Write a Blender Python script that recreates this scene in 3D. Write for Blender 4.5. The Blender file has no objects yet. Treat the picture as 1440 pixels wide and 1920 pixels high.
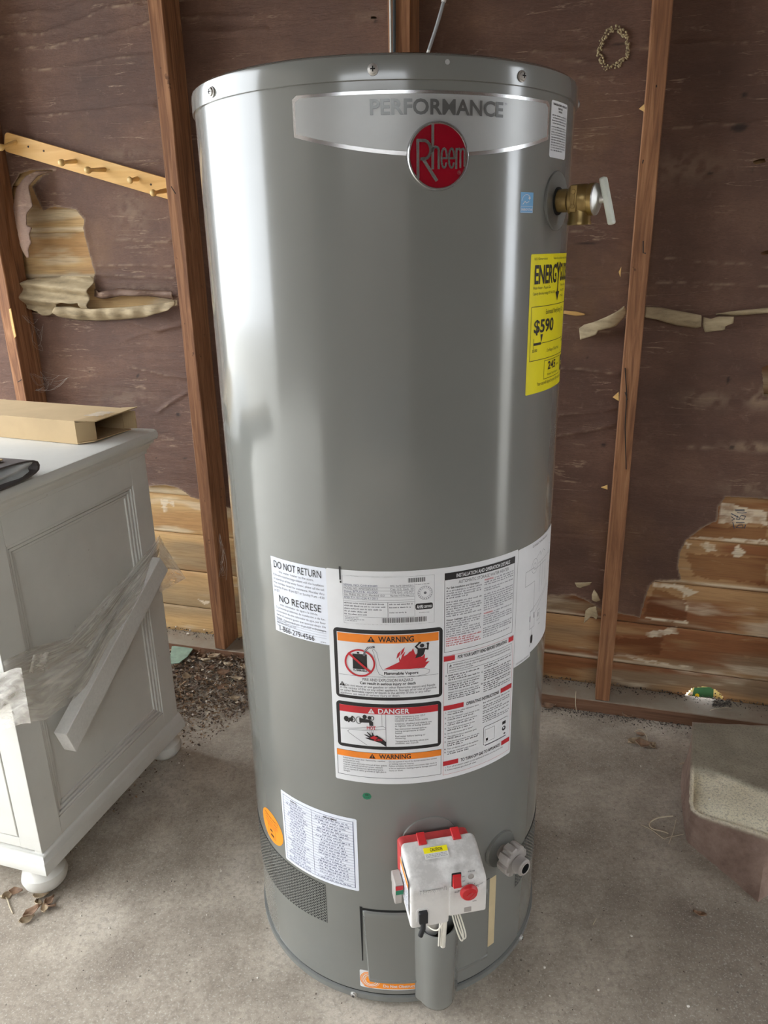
import bpy, bmesh, math, random
import numpy as np
from mathutils import Matrix, Vector
from mathutils.geometry import tessellate_polygon

# ------------------------------------------------------------------ camera, sky, light, exposure
SC = bpy.context.scene
COL = SC.collection
rng = np.random.default_rng(7)
random.seed(7)
F, PIT, ROLL, HC = 1416.776, 0.334357, -0.0204664, 1.287
TX, TY, R = 0.01345, 1.27524, 0.28          # water heater axis and radius
A, OFF = 0.28709, 2.0662                    # back wall direction and offset (stud fronts)
_c, _s, _cr, _sr = math.cos(PIT), math.sin(PIT), math.cos(ROLL), math.sin(ROLL)
RT = np.array([_cr, _s*_sr, _c*_sr]); UP = np.array([-_sr, _s*_cr, _c*_cr]); FW = np.array([0, _c, -_s])
O = np.array([0, 0, HC])
WD = np.array([math.cos(A), -math.sin(A), 0]); WN = np.array([-math.sin(A), -math.cos(A), 0]); WO = np.array([0, OFF, 0])

cd = bpy.data.cameras.new('camera'); cam = bpy.data.objects.new('camera', cd); COL.objects.link(cam)
cd.sensor_fit = 'VERTICAL'; cd.sensor_height = 36.0; cd.lens = F/1920*36.0; cd.clip_start = 0.02
cam.matrix_world = Matrix(((RT[0], UP[0], -FW[0], 0), (RT[1], UP[1], -FW[1], 0), (RT[2], UP[2], -FW[2], HC), (0, 0, 0, 1)))
SC.camera = cam
wd = bpy.data.worlds.new('overcast_sky'); SC.world = wd; wd.use_nodes = True
bg = wd.node_tree.nodes['Background']; bg.inputs[0].default_value = (0.90, 0.95, 1.0, 1); bg.inputs[1].default_value = 4.0
SC.view_settings.view_transform = 'Standard'; SC.view_settings.look = 'None'
SC.view_settings.gamma = 1.0; SC.view_settings.use_curve_mapping = False
SC.view_settings.exposure = 1.36
SC.cycles.max_bounces = 8; SC.cycles.diffuse_bounces = 5; SC.cycles.sample_clamp_indirect = 6.0
LX, RX, FY, CZ = -1.8, 2.3, -2.6, 2.55      # garage shell
LO = (-.8, 2.5, 2.25)                     # garage door opening in the left wall: y0, y1, height
FO = (-1.8, 0.8, 2.5)                      # added opening behind the camera for frontal fill light: x0, x1, height
def portal(name, loc, rot, sx, sz):
    l = bpy.data.lights.new(name, 'AREA'); l.shape = 'RECTANGLE'; l.size = sx; l.size_y = sz; l.cycles.is_portal = True
    o = bpy.data.objects.new(name, l); o.location = loc; o.rotation_euler = rot; COL.objects.link(o)



# ------------------------------------------------------------------ geometry helpers
def ray(x, y): return RT*((x-720)/F) - UP*((y-960)/F) + FW
def floorp(x, y, z=0.0):
    d = ray(x, y); return O + d*((z-HC)/d[2])
def cyl(x, y, r=R):
    d = ray(x, y); ox, oy = -TX, -TY
    a = d[0]**2+d[1]**2; b = 2*(ox*d[0]+oy*d[1]); q = max(b*b-4*a*(ox*ox+oy*oy-r*r), 0)
    p = O + d*((-b-math.sqrt(q))/(2*a)); return math.degrees(math.atan2(p[0]-TX, -(p[1]-TY))), p[2]
def planep(x, y, p0, n):
    d = ray(x, y); n = np.asarray(n, float); return O + d*(np.dot(np.asarray(p0)-O, n)/np.dot(d, n))
def wallsz(x, y, n=0.0):
    p = planep(x, y, WO+WN*n, WN); return float(np.dot(p-WO, WD)), float(p[2])
def W(s, z, n=0.0): return WO + WD*s + WN*n + np.array([0, 0, z])
def C(th, z, r=R):
    t = math.radians(th); return np.array([TX+r*math.sin(t), TY-r*math.cos(t), z])

class MB:
    def __init__(self): self.v = []; self.f = []; self.m = []; self.sm = []
    def add(self, vs, fs, m=0, sm=False):
        b = len(self.v); self.v.extend([tuple(float(c) for c in p) for p in vs])
        for f in fs: self.f.append(tuple(i+b for i in f)); self.m.append(m); self.sm.append(sm)
        return self
    def box(self, c, ax, ay, az, m=0):
        """box centred on c with half-axis vectors"""
        c, ax, ay, az = map(np.asarray, (c, ax, ay, az))
        vs = [c+i*ax+j*ay+k*az for k in (-1, 1) for j in (-1, 1) for i in (-1, 1)]
        fs = [(0, 2, 3, 1), (4, 5, 7, 6), (0, 1, 5, 4), (2, 6, 7, 3), (0, 4, 6, 2), (1, 3, 7, 5)]
        if np.dot(np.cross(ax, ay), az) < 0: fs = [f[::-1] for f in fs]
        return self.add(vs, fs, m)
    def tube(self, pts, r, n=8, m=0, cap=True):
        pts = [np.asarray(p, float) for p in pts]; rr = r if hasattr(r, '__len__') else [r]*len(pts)
        vs = []; fs = []; prev = None
        for i, p in enumerate(pts):
            t = pts[min(i+1, len(pts)-1)]-pts[max(i-1, 0)]; t = t/(np.linalg.norm(t)+1e-12)
            if prev is None:
                u = np.cross(t, [0, 0, 1.]) if abs(t[2]) < .9 else np.cross(t, [1., 0, 0])
            else: u = prev - t*np.dot(prev, t)
            u /= np.linalg.norm(u); prev = u; w = np.cross(t, u)
            for k in range(n):
                a = 2*math.pi*k/n; vs.append(p+rr[i]*(math.cos(a)*u+math.sin(a)*w))
        for i in range(len(pts)-1):
            for k in range(n): fs.append((i*n+k, i*n+(k+1) % n, (i+1)*n+(k+1) % n, (i+1)*n+k))
        self.add(vs, fs, m, True)
        if cap:
            b = len(self.v)-len(vs); self.f += [tuple(b+k for k in range(n))[::-1], tuple(b+(len(pts)-1)*n+k for k in range(n))]
            self.m += [m, m]; self.sm += [False, False]
        return self
    def lathe(self, prof, n=48, org=(0, 0, 0), ax=(0, 0, 1), m=0, smooth=True, t0=0.0):
        """profile of (radius, height) about axis ax through org"""
        ax = np.asarray(ax, float); ax /= np.linalg.norm(ax); org = np.asarray(org, float)
        u = np.cross(ax, [0, 0, 1.]) if abs(ax[2]) < .9 else np.array([1., 0, 0]); u -= ax*np.dot(u, ax); u /= np.linalg.norm(u); w = np.cross(ax, u)
        vs = [org+ax*h+r*(math.cos(t0+2*math.pi*k/n)*u+math.sin(t0+2*math.pi*k/n)*w) for r, h in prof for k in range(n)]
        fs = [(i*n+k, i*n+(k+1) % n, (i+1)*n+(k+1) % n, (i+1)*n+k) for i in range(len(prof)-1) for k in range(n)]
        return self.add(vs, fs, m, smooth)
    def prism(self, poly, ext, m=0):
        """closed 3-D polygon extruded by vector ext"""
        p = [np.asarray(q, float) for q in poly]; n = len(p); ext = np.asarray(ext, float)
        tr = tessellate_polygon([[Vector(q) for q in p]])
        vs = p+[q+ext for q in p]
        fs = [tuple(t) for t in tr]+[tuple(i+n for i in t)[::-1] for t in tr]+[(i, (i+1) % n, (i+1) % n+n, i+n) for i in range(n)]
        return self.add(vs, fs, m)
    def build(self, name, mats, parent=None, bevel=0, seg=2, fix=False):
        org = np.zeros(3)
        q = parent
        while q is not None: org += np.array(q.location); q = q.parent
        me = bpy.data.meshes.new(name)
        me.from_pydata([tuple(np.array(v)-org) for v in self.v], [], self.f)
        for mm in (mats if isinstance(mats, (list, tuple)) else [mats]): me.materials.append(mm)
        me.polygons.foreach_set('material_index', self.m); me.polygons.foreach_set('use_smooth', self.sm)
        if fix:
            bm = bmesh.new(); bm.from_mesh(me); bmesh.ops.recalc_face_normals(bm, faces=bm.faces); bm.to_mesh(me); bm.free()
        me.set_sharp_from_angle(angle=math.radians(38)); me.update()
        o = bpy.data.objects.new(name, me); COL.objects.link(o)
        if parent is not None: o.parent = parent
        if bevel:
            b = o.modifiers.new('bevel', 'BEVEL'); b.width = bevel; b.segments = seg; b.limit_method = 'ANGLE'
        return o
def empty(name, loc, label=None, cat=None, group=None, kind=None):
    o = bpy.data.objects.new(name, None); COL.objects.link(o); o.location = [float(c) for c in loc]; o.empty_display_size = .05
    return tag(o, label, cat, group, kind)
def tag(o, label=None, cat=None, group=None, kind=None):
    if label: o['label'] = label
    if cat: o['category'] = cat
    if group: o['group'] = group
    if kind: o['kind'] = kind
    return o
def grid_obj(name, P, mats, parent=None, keep=None, attrs=None, smooth=True):
    """P: (ny,nx,3) world points"""
    ny, nx = P.shape[:2]; idx = np.arange(ny*nx).reshape(ny, nx)
    q = np.stack([idx[:-1, :-1], idx[:-1, 1:], idx[1:, 1:], idx[1:, :-1]], -1).reshape(-1, 4)
    if keep is not None: q = q[keep.reshape(-1)]
    used, inv = np.unique(q, return_inverse=True); q = inv.reshape(-1, 4)
    org = np.zeros(3); pp = parent
    while pp is not None: org += np.array(pp.location); pp = pp.parent
    V = P.reshape(-1, 3)[used]-org
    me = bpy.data.meshes.new(name); me.vertices.add(len(V)); me.vertices.foreach_set('co', V.astype(np.float32).ravel())
    me.loops.add(q.size); me.loops.foreach_set('vertex_index', q.astype(np.int32).ravel())
    me.polygons.add(len(q)); me.polygons.foreach_set('loop_start', np.arange(0, q.size, 4, dtype=np.int32))
    me.polygons.foreach_set('use_smooth', np.full(len(q), smooth))
    for mm in (mats if isinstance(mats, (list, tuple)) else [mats]): me.materials.append(mm)
    me.update(calc_edges=True); me.validate()
    for k, a in (attrs or {}).items():
        a = np.asarray(a)
        if a.ndim == 3:
            at = me.color_attributes.new(k, 'FLOAT_COLOR', 'POINT'); c = np.ones((len(used), 4), np.float32); c[:, :3] = a.reshape(-1, 3)[used]; at.data.foreach_set('color', c.ravel())
        else:
            at = me.attributes.new(k, 'FLOAT', 'POINT'); at.data.foreach_set('value', a.reshape(-1)[used].astype(np.float32))
    o = bpy.data.objects.new(name, me); COL.objects.link(o)
    if parent is not None: o.parent = parent
    return o
def vnoise(x, y, seed=0):
    x = np.asarray(x, float); y = np.asarray(y, float); xi = np.floor(x).astype(int); yi = np.floor(y).astype(int); fx = x-xi; fy = y-yi
    fx = fx*fx*(3-2*fx); fy = fy*fy*(3-2*fy)
    def h(a, b):
        n = (a*374761393 + b*668265263 + seed*974711) & 0x7fffffff; n = ((n ^ (n >> 13))*1274126177) & 0x7fffffff; return ((n ^ (n >> 16)) & 0xffff)/65535.0
    return (h(xi, yi)*(1-fx)+h(xi+1, yi)*fx)*(1-fy)+(h(xi, yi+1)*(1-fx)+h(xi+1, yi+1)*fx)*fy
def fbm(x, y, seed=0, oc=4):
    t = 0; a = .5; k = 1
    for i in range(oc): t = t+a*vnoise(x*k, y*k, seed+i*17); a *= .5; k *= 2
    return t/(1-.5**oc)
def sst(a, b, x):
    t = np.clip((x-a)/(b-a), 0, 1); return t*t*(3-2*t)
def inpoly(x, y, poly):
    r = np.zeros(np.shape(x), bool); n = len(poly)
    for i in range(n):
        x1, y1 = poly[i]; x2, y2 = poly[(i+1) % n]
        c = ((y1 > y) != (y2 > y)) & (x < (x2-x1)*(y-y1)/((y2-y1) or 1e-12)+x1); r ^= c
    return r
def segdist(x, y, a, b):
    dx, dy = b[0]-a[0], b[1]-a[1]; L = dx*dx+dy*dy+1e-12
    t = np.clip(((x-a[0])*dx+(y-a[1])*dy)/L, 0, 1); qx = a[0]+t*dx; qy = a[1]+t*dy
    return np.hypot(x-qx, y-qy), qx, qy, t
def linedist(x, y, pts):
    best = np.full(np.shape(x), 9.); 
    for a, b in zip(pts[:-1], pts[1:]): best = np.minimum(best, segdist(x, y, a, b)[0])
    return best

# ------------------------------------------------------------------ materials
def S(r, g, b):
    f = lambda c: ((c/255+.055)/1.055)**2.4 if c > 10 else c/255/12.92
    return (f(r), f(g), f(b), 1)
class N:
    def __init__(self, name):
        self.mat = bpy.data.materials.new(name); self.mat.use_nodes = True; self.t = self.mat.node_tree
        self.b = self.t.nodes['Principled BSDF']; self.out = self.t.nodes['Material Output']
    def n(self, typ, ins=None, **kw):
        nd = self.t.nodes.new(typ)
        for k, v in kw.items(): setattr(nd, k, v)
        for k, v in (ins or {}).items(): self.set(nd.inputs[k], v)
        return nd
    def set(self, sock, v):
        if isinstance(v, bpy.types.NodeSocket): self.t.links.new(v, sock)
        else: sock.default_value = v
    def coord(self, scale=(1, 1, 1), loc=(0, 0, 0), rot=(0, 0, 0)):
        g = self.n('ShaderNodeNewGeometry')
        return self.n('ShaderNodeMapping', {'Vector': g.outputs['Position'], 'Scale': scale, 'Location': loc, 'Rotation': rot}).outputs[0]
    def noise(self, vec, scale, detail=4, rough=.55, dist=0.0):
        return self.n('ShaderNodeTexNoise', {'Vector': vec, 'Scale': scale, 'Detail': detail, 'Roughness': rough, 'Distortion': dist}).outputs[0]
    def ramp(self, fac, stops, interp='LINEAR'):
        r = self.n('ShaderNodeValToRGB', {'Fac': fac}); e = r.color_ramp.elements; r.color_ramp.interpolation = interp
        while len(e) < len(stops): e.new(.5)
        for i, (p, c) in enumerate(stops): e[i].position = p; e[i].color = c if hasattr(c, '__len__') else (c, c, c, 1)
        return r.outputs[0]
    def mix(self, fac, a, b, mode='MIX'):
        m = self.n('ShaderNodeMix', data_type='RGBA', blend_type=mode)
        self.set(m.inputs[0], fac); self.set(m.inputs[6], a); self.set(m.inputs[7], b); return m.outputs[2]
    def math(self, op, a, b=0.0):
        m = self.n('ShaderNodeMath', operation=op); self.set(m.inputs[0], a); self.set(m.inputs[1], b); return m.outputs[0]
    def attr(self, name, out='Fac'): return self.n('ShaderNodeAttribute', attribute_name=name).outputs[out]
    def bump(self, h, strength=.3, dist=.002): self.set(self.b.inputs['Normal'], self.n('ShaderNodeBump', {'Height': h, 'Strength': strength, 'Distance': dist}).outputs[0])
    def p(self, **kw):
        for k, v in kw.items(): self.set(self.b.inputs[k.replace('_', ' ')], v)
        return self
def plain(name, col, rough=.5, metal=0.0, spec=.5, var=.06, vs=25, bump=0.0):
    m = N(name); c = m.coord(); nz = m.noise(c, vs, 5)
    dark = tuple(x*(1-2.2*var) for x in col[:3])+(1,); lite = tuple(min(1, x*(1+1.6*var)) for x in col[:3])+(1,)
    m.p(Base_Color=m.ramp(nz, [(.3, dark), (.7, lite)]), Roughness=rough, Metallic=metal); m.b.inputs['Specular IOR Level'].default_value = spec
    if bump: m.bump(m.noise(c, vs*6, 4), bump, .001)
    return m.mat
M = {}
# grey enamelled steel
m = N('grey_enamel'); c = m.coord()
m.p(Base_Color=m.ramp(m.noise(c, 3, 5), [(.3, S(116, 117, 112)), (.7, S(122, 123, 118))]),
    Roughness=m.ramp(m.noise(c, 9, 5), [(.3, .17), (.8, .28)])); m.b.inputs['Specular IOR Level'].default_value = .3
m.b.inputs['Coat Weight'].default_value = .75; m.b.inputs['Coat IOR'].default_value = 1.5; m.b.inputs['Coat Roughness'].default_value = .12
m.bump(m.noise(m.coord((1, 1, .25)), 7, 2), .12, .004); M['tank'] = m.mat
M['tank2'] = plain('grey_steel_trim', S(118, 119, 115), .32)
M['black'] = plain('print_black', S(32, 31, 33), .45); M['grey_print'] = plain('print_grey', S(105, 105, 112), .5)
M['label'] = plain('label_white', S(222, 223, 224), .42, 0, .3, .015); M['label2'] = plain('label_bluish_white', S(222, 226, 234), .5, 0, .25, .015)
M['red_print'] = plain('print_red', S(188, 36, 46), .4); M['orange_print'] = plain('print_orange', S(238, 134, 38), .4); M['dblue'] = plain('print_blue_grey', S(84, 92, 120), .5)
M['yellow'] = plain('label_yellow', S(240, 226, 30), .35, var=.02); M['chrome'] = plain('silver_foil', S(205, 205, 205), .22, .9, var=.02)
M['letters'] = plain('silver_lettering', S(112, 113, 111), .28, .5, var=.02); M['badge'] = plain('badge_silver_grey', S(168, 169, 167), .35, .25, var=.02); M['emblem'] = plain('emblem_red', S(138, 10, 30), .18, 0, .7, .03)
M['orange'] = plain('sticker_orange', S(252, 150, 34), .45, var=.02); M['blue'] = plain('sticker_blue', S(96, 160, 208), .4, var=.02); M['green'] = plain('sticker_green', S(28, 116, 84), .45)
M['brass'] = plain('aged_brass', S(158, 134, 86), .36, .8, var=.12, vs=40); M['steel'] = plain('zinc_steel', S(196, 194, 190), .42, .75, var=.06)
M['lever'] = plain('white_lever', S(214, 220, 210), .4); M['plastic'] = plain('dusty_white_plastic', S(220, 218, 214), .42, var=.03)
m = N('soiled_white_plastic'); c = m.coord(); g = m.n('ShaderNodeNewGeometry'); up = m.n('ShaderNodeSeparateXYZ', {0: g.outputs['Position']}).outputs[2]
d = m.math('MULTIPLY', m.ramp(m.noise(c, 28, 6, .7), [(.36, 0), (.62, 1)]), m.ramp(up, [(.335, 0), (.385, 1)]))
m.p(Base_Color=m.mix(m.math('MULTIPLY', d, .55), S(222, 219, 214), S(132, 128, 122)), Roughness=.42); M['valve'] = m.mat
M['red_plastic'] = plain('red_plastic', S(196, 40, 44), .38, var=.08); M['red_dusty'] = plain('dusty_red_plastic', S(186, 62, 62), .5, var=.12)
M['grey_plastic'] = plain('grey_plastic', S(166, 160, 154), .45, var=.05); M['dark'] = plain('black_recess', S(14, 14, 14), .8); M['rubber'] = plain('black_rubber', S(30, 31, 34), .55)
M['masking'] = plain('tan_gasket_tape', S(196, 178, 140), .7, var=.05); M['wire'] = plain('white_wire', S(222, 218, 205), .5)
# building paper
m = N('brown_building_paper'); c = m.coord()
m1 = m.noise(m.coord((1, 1, 1.8)), 3.2, 8, .66); m2 = m.noise(m.coord((3, 3, 60)), 2.2, 5, .6); fib = m.noise(m.coord((8, 8, 60)), 14, 6, .7); spot = m.noise(c, 34, 6, .7)
base = m.ramp(m1, [(.28, S(82, 58, 47)), (.5, S(104, 76, 62)), (.74, S(130, 99, 81))])
base = m.mix(m.ramp(fib, [(.35, .45), (.55, 0)]), base, S(74, 54, 46)); base = m.mix(m.ramp(spot, [(.58, 0), (.76, .4)]), base, S(140, 112, 94))
base = m.mix(m.math('MULTIPLY', m.ramp(m2, [(.62, 0), (.8, 1)]), .3), base, S(132, 106, 90))
base = m.mix(m.math('MULTIPLY', m.ramp(m.noise(c, 2.1, 7, .66), [(.56, 0), (.72, 1)]), .4), base, S(136, 102, 68))
iso = m.noise(m.coord((.8, .8, 9)), 2.6, 6, .55, .3); ln = m.ramp(m.math('ABSOLUTE', m.math('SUBTRACT', iso, .5)), [(.002, 1), (.007, 0)]); pres = m.ramp(m.noise(m.coord((2.2, 2.2, 3)), 3, 5, .7), [(.5, 0), (.64, .75)])
base = m.mix(m.math('MULTIPLY', ln, pres), base, S(176, 150, 124))
base = m.mix(m.attr('wear'), base, S(172, 148, 122)); base = m.mix(m.attr('hole_dark'), base, S(30, 22, 18))
m.p(Base_Color=base, Roughness=m.ramp(m1, [(.3, .5), (.7, .66)])); m.b.inputs['Specular IOR Level'].default_value = .35
m.bump(m.math('ADD', m.noise(m.coord((6, 6, 26)), 5, 9, .7), m.math('MULTIPLY', fib, .35)), .75, .004); M['paper'] = m.mat
m = N('kraft_paper_underside'); c = m.coord(); nz = m.noise(m.coord((3, 3, 12)), 6, 6, .65)
m.p(Base_Color=m.ramp(nz, [(.25, S(122, 108, 84)), (.5, S(164, 146, 114)), (.8, S(186, 168, 136))]), Roughness=.8); m.bump(nz, .6, .004); M['kraft'] = m.mat
# wood
def wood(name, c1, c2, c3, axis='z', rough=.7, scale=1.0, wear=0.0):
    m = N(name); sc = {'z': (22, 22, 1.1), 's': (1.2, 1.2, 26)}[axis]
    g = m.noise(m.coord(sc), 3.0*scale, 6, .6, 1.4); b = m.noise(m.coord((1, 1, 1)), 3.4, 4)
    col = m.ramp(g, [(.28, c1), (.5, c2), (.74, c3)]); col = m.mix(m.ramp(b, [(.35, 0), (.75, .5)]), col, c1)
    k = m.ramp(m.noise(m.coord((3, 3, 3)), 14, 3), [(.70, 0), (.74, 1)]); col = m.mix(m.math('MULTIPLY', k, .6), col, tuple(x*.35 for x in c1[:3])+(1,))
    m.p(Base_Color=col, Roughness=rough); m.b.inputs['Specular IOR Level'].default_value = .3; m.bump(g, .5, .002); return m.mat
M['stud'] = wood('old_fir_stud', S(96, 62, 42), S(142, 98, 66), S(178, 130, 92))
M['plate'] = wood('sill_wood', S(86, 60, 44), S(122, 88, 66), S(140, 108, 86), 's')
_t = M['plate'].node_tree; _b = _t.nodes['Principled BSDF']; _l = _b.inputs['Base Color'].links[0].from_socket      # dust settled on the upper face
m = N.__new__(N); m.mat = M['plate']; m.t = _t; m.b = _b; _g = m.n('ShaderNodeNewGeometry'); _z = m.n('ShaderNodeSeparateXYZ', {0: _g.outputs['Normal']}).outputs[2]
_d = m.math('MULTIPLY', m.ramp(_z, [(.5, 0), (.8, 1)]), m.ramp(m.noise(m.coord(), 14, 6, .7), [(.3, .55), (.6, 1)])); m.set(_b.inputs['Base Color'], m.mix(_d, _l, S(146, 137, 122)))
M['pine'] = wood('varnished_pine', S(206, 158, 92), S(224, 180, 112), S(232, 194, 128), 's', .4, .5)
M['peg'] = plain('pale_pine_peg', S(214, 178, 112), .45)
m = N('weathered_siding'); g = m.noise(m.coord((2, 2, 45)), 3, 7, .62, 1.5); f = m.noise(m.coord((1, 1, 5)), 9, 6, .65, .8)
col = m.mix(m.ramp(g, [(.3, .35), (.55, 0)]), m.attr('col', 'Color'), S(88, 54, 30)); col = m.mix(m.ramp(f, [(.6, 0), (.78, .3)]), col, S(206, 178, 134))
m.p(Base_Color=col, Roughness=.68); m.b.inputs['Specular IOR Level'].default_value = .3; m.bump(g, .5, .002); M['siding'] = m.mat
# concrete floor
m = N('concrete_floor'); c = m.coord(); big = m.noise(c, 1.5, 6, .6, .4); mid = m.noise(c, 7, 7, .68); fine = m.noise(c, 90, 5, .75); gr = m.noise(c, 260, 2, .6)
col = m.ramp(big, [(.3, S(134, 122, 108)), (.5, S(182, 171, 155)), (.7, S(212, 203, 188))])
col = m.mix(m.ramp(mid, [(.3, .55), (.6, 0)]), col, S(112, 100, 88)); col = m.mix(m.ramp(fine, [(.3, .5), (.55, 0)]), col, S(104, 96, 88)); col = m.mix(m.ramp(gr, [(.56, 0), (.74, .5)]), col, S(214, 208, 196))
vo = m.n('ShaderNodeTexVoronoi', {'Vector': c, 'Scale': 30.0}).outputs['Distance']; col = m.mix(m.ramp(vo, [(.045, .6), (.075, 0)]), col, S(58, 52, 46))
m.p(Base_Color=col, Roughness=.85); m.b.inputs['Specular IOR Level'].default_value = .3; m.bump(m.math('ADD', m.math('MULTIPLY', fine, .6), m.math('MULTIPLY', mid, .8)), .5, .003); M['floor'] = m.mat
M['shellw'] = plain('dark_board_wall', S(84, 62, 50), .75, var=.15, vs=4); M['ceil'] = plain('dark_roof_boards', S(92, 72, 58), .8, var=.15, vs=4); M['added_ground'] = plain('dark_added_ground', S(70, 68, 66), .9, var=.1, vs=6); M['screen_far'] = plain('brown_light_screen', S(92, 84, 76), .8, var=.08, vs=2); M['drive'] = plain('driveway_concrete', S(176, 172, 164), .9, var=.1, vs=2)
# painted furniture
m = N('dusty_white_paint'); c = m.coord(); nz = m.noise(c, 6, 6, .6); sp = m.noise(c, 160, 2, .5); g = m.n('ShaderNodeNewGeometry'); zz = m.n('ShaderNodeSeparateXYZ', {0: g.outputs['Position']}).outputs[2]
col = m.ramp(nz, [(.3, S(212, 211, 204)), (.7, S(224, 223, 216))]); col = m.mix(m.ramp(sp, [(.74, 0), (.8, .6)]), col, S(120, 110, 98)); col = m.mix(m.math('MULTIPLY', m.ramp(zz, [(.03, .5), (.16, 0)]), m.ramp(nz, [(.4, 0), (.65, 1)])), col, S(150, 134, 110))
m.p(Base_Color=col, Roughness=.42); M['paint'] = m.mat
M['card'] = plain('brown_cardboard', S(190, 164, 124), .8, var=.04, vs=12); M['card_in'] = plain('cardboard_inside', S(150, 128, 98), .85); M['foam'] = plain('white_foam', S(226, 224, 218), .75, var=.03, vs=180, bump=.4); M['darkcard'] = plain('dark_corrugated_board', S(84, 76, 73), .7, var=.1)
M['greywrap'] = plain('grey_plastic_sheet', S(205, 208, 208), .25, var=.1, vs=14)
m = N('stretch_film'); c = m.coord((1, 1, 1)); uv = m.n('ShaderNodeCombineXYZ', {0: m.math('MULTIPLY', m.attr('fu'), 2.5), 1: m.math('MULTIPLY', m.attr('fv'), 8.0)}).outputs[0]; nz = m.noise(uv, 1.0, 4, .55, .8)
tr = m.n('ShaderNodeBsdfTransparent', {'Color': (.97, .96, .94, 1)}); mx = m.n('ShaderNodeMixShader'); m.p(Base_Color=S(236, 232, 224), Roughness=.3); m.bump(nz, .5, .004)
m.t.links.new(m.ramp(nz, [(.3, .22), (.5, .38), (.62, .52), (.75, .72)]), mx.inputs[0]); m.t.links.new(tr.outputs[0], mx.inputs[1]); m.t.links.new(m.b.outputs[0], mx.inputs[2]); m.t.links.new(mx.outputs[0], m.out.inputs[0]); M['film'] = m.mat
# loose concrete block
m = N('concrete_block_light_band'); c = m.coord(); a = m.noise(c, 210, 4, .8); b2 = m.noise(c, 9, 6, .65); e = m.attr('edge')
col = m.mix(e, m.ramp(b2, [(.3, S(124, 115, 99)), (.7, S(160, 150, 130))]), m.ramp(b2, [(.3, S(222, 211, 182)), (.7, S(244, 236, 210))])); col = m.mix(m.ramp(a, [(.36, .5), (.52, 0)]), col, S(92, 82, 66))  # bright front band: strip of light painted into the block's colour
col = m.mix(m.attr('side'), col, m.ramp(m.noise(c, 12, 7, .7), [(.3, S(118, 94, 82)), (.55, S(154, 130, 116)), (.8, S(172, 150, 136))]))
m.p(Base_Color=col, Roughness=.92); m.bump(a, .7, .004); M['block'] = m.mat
m = N('dry_litter'); col = m.attr('col', 'Color'); m.p(Base_Color=col, Roughness=.85); M['litter'] = m.mat
M['leaf'] = plain('dry_leaf', S(146, 116, 92), .7, var=.2, vs=60); M['leaf2'] = plain('pale_dry_leaf', S(176, 156, 128), .7, var=.18, vs=60); M['crumb'] = plain('white_crumb', S(222, 216, 204), .8); M['twig'] = plain('dry_twig', S(192, 178, 152), .8); M['nail'] = plain('rusty_nail', S(60, 48, 42), .6, .5)
M['cable_grey'] = plain('grey_cable', S(150, 152, 152), .4); M['cable_dark'] = plain('dark_cable', S(52, 56, 58), .5); M['cable_white'] = plain('white_cable', S(214, 214, 208), .45); M['web'] = plain('dusty_cobweb', S(190, 186, 178), .8); M['litter_green'] = plain('printed_green_card', S(40, 104, 66), .5); M['litter_cream'] = plain('printed_cream_card', S(226, 220, 150), .6); M['mud'] = plain('pale_nest_mud', S(176, 160, 124), .9, var=.15, vs=120, bump=.6); M['teal'] = plain('faded_green_paper', S(138, 160, 142), .8, var=.1, vs=40)

# ------------------------------------------------------------------ large structure: floor, garage shell, back wall
def slab(name, boxes, mat, kind='structure'):
    mb = MB()
    for x0, x1, y0, y1, z0, z1 in boxes:
        mb.box(((x0+x1)/2, (y0+y1)/2, (z0+z1)/2), ((x1-x0)/2, 0, 0), (0, (y1-y0)/2, 0), (0, 0, (z1-z0)/2))
    return tag(mb.build(name, mat), kind=kind)
gx = np.linspace(LX-.1, RX+.1, 261); gy = np.linspace(FY-.1, 3.2, 325)
X, Y = np.meshgrid(gx, gy); Zf = (fbm(X*3, Y*3, 3, 4)-.5)*.004
tag(grid_obj('floor', np.stack([X, Y, np.minimum(Zf, .0015)], -1), M['floor']), kind='structure')
slab('ground', [(-14, 14, -14, 14, -.16, -.06)], M['drive'])
slab('wall_added_screen', [(-6.2, -6, -12, -.5, -.1, 5)], M['screen_far'])  # added unseen screen, dims the front-left daylight and its reflection
slab('wall_added_sky_screen', [(-5.9, 6, -6.1, -6, -.06, 2.8)], M['screen_far'])  # added unseen screen, keeps the low sky out of the tank's reflection
slab('ground_added_dark', [(-5.9, 6, -6, FY-.13, -.08, -.05)], M['added_ground'])  # added dark ground, keeps its reflection in the tank dim
slab('wall_left', [(LX-.12, LX, FY, LO[0], 0, CZ), (LX-.12, LX, LO[1], 3.05, 0, CZ), (LX-.12, LX, LO[0], LO[1], LO[2], CZ)], M['shellw'])
slab('wall_right', [(RX, RX+.12, FY, .42, 0, CZ), (RX, RX+.12, .78, 2.4, 0, CZ), (RX, RX+.12, .42, .78, 2.3, CZ)], M['shellw'])
slab('wall_front', [(FO[1], RX, FY-.12, FY, 0, CZ), (LX, FO[0]+.03, FY-.12, FY, 0, CZ)], M['shellw'])
slab('ceiling', [(LX-.3, RX+.3, FY-.3, 3.4, CZ, CZ+.1)], M['ceil'])

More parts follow.
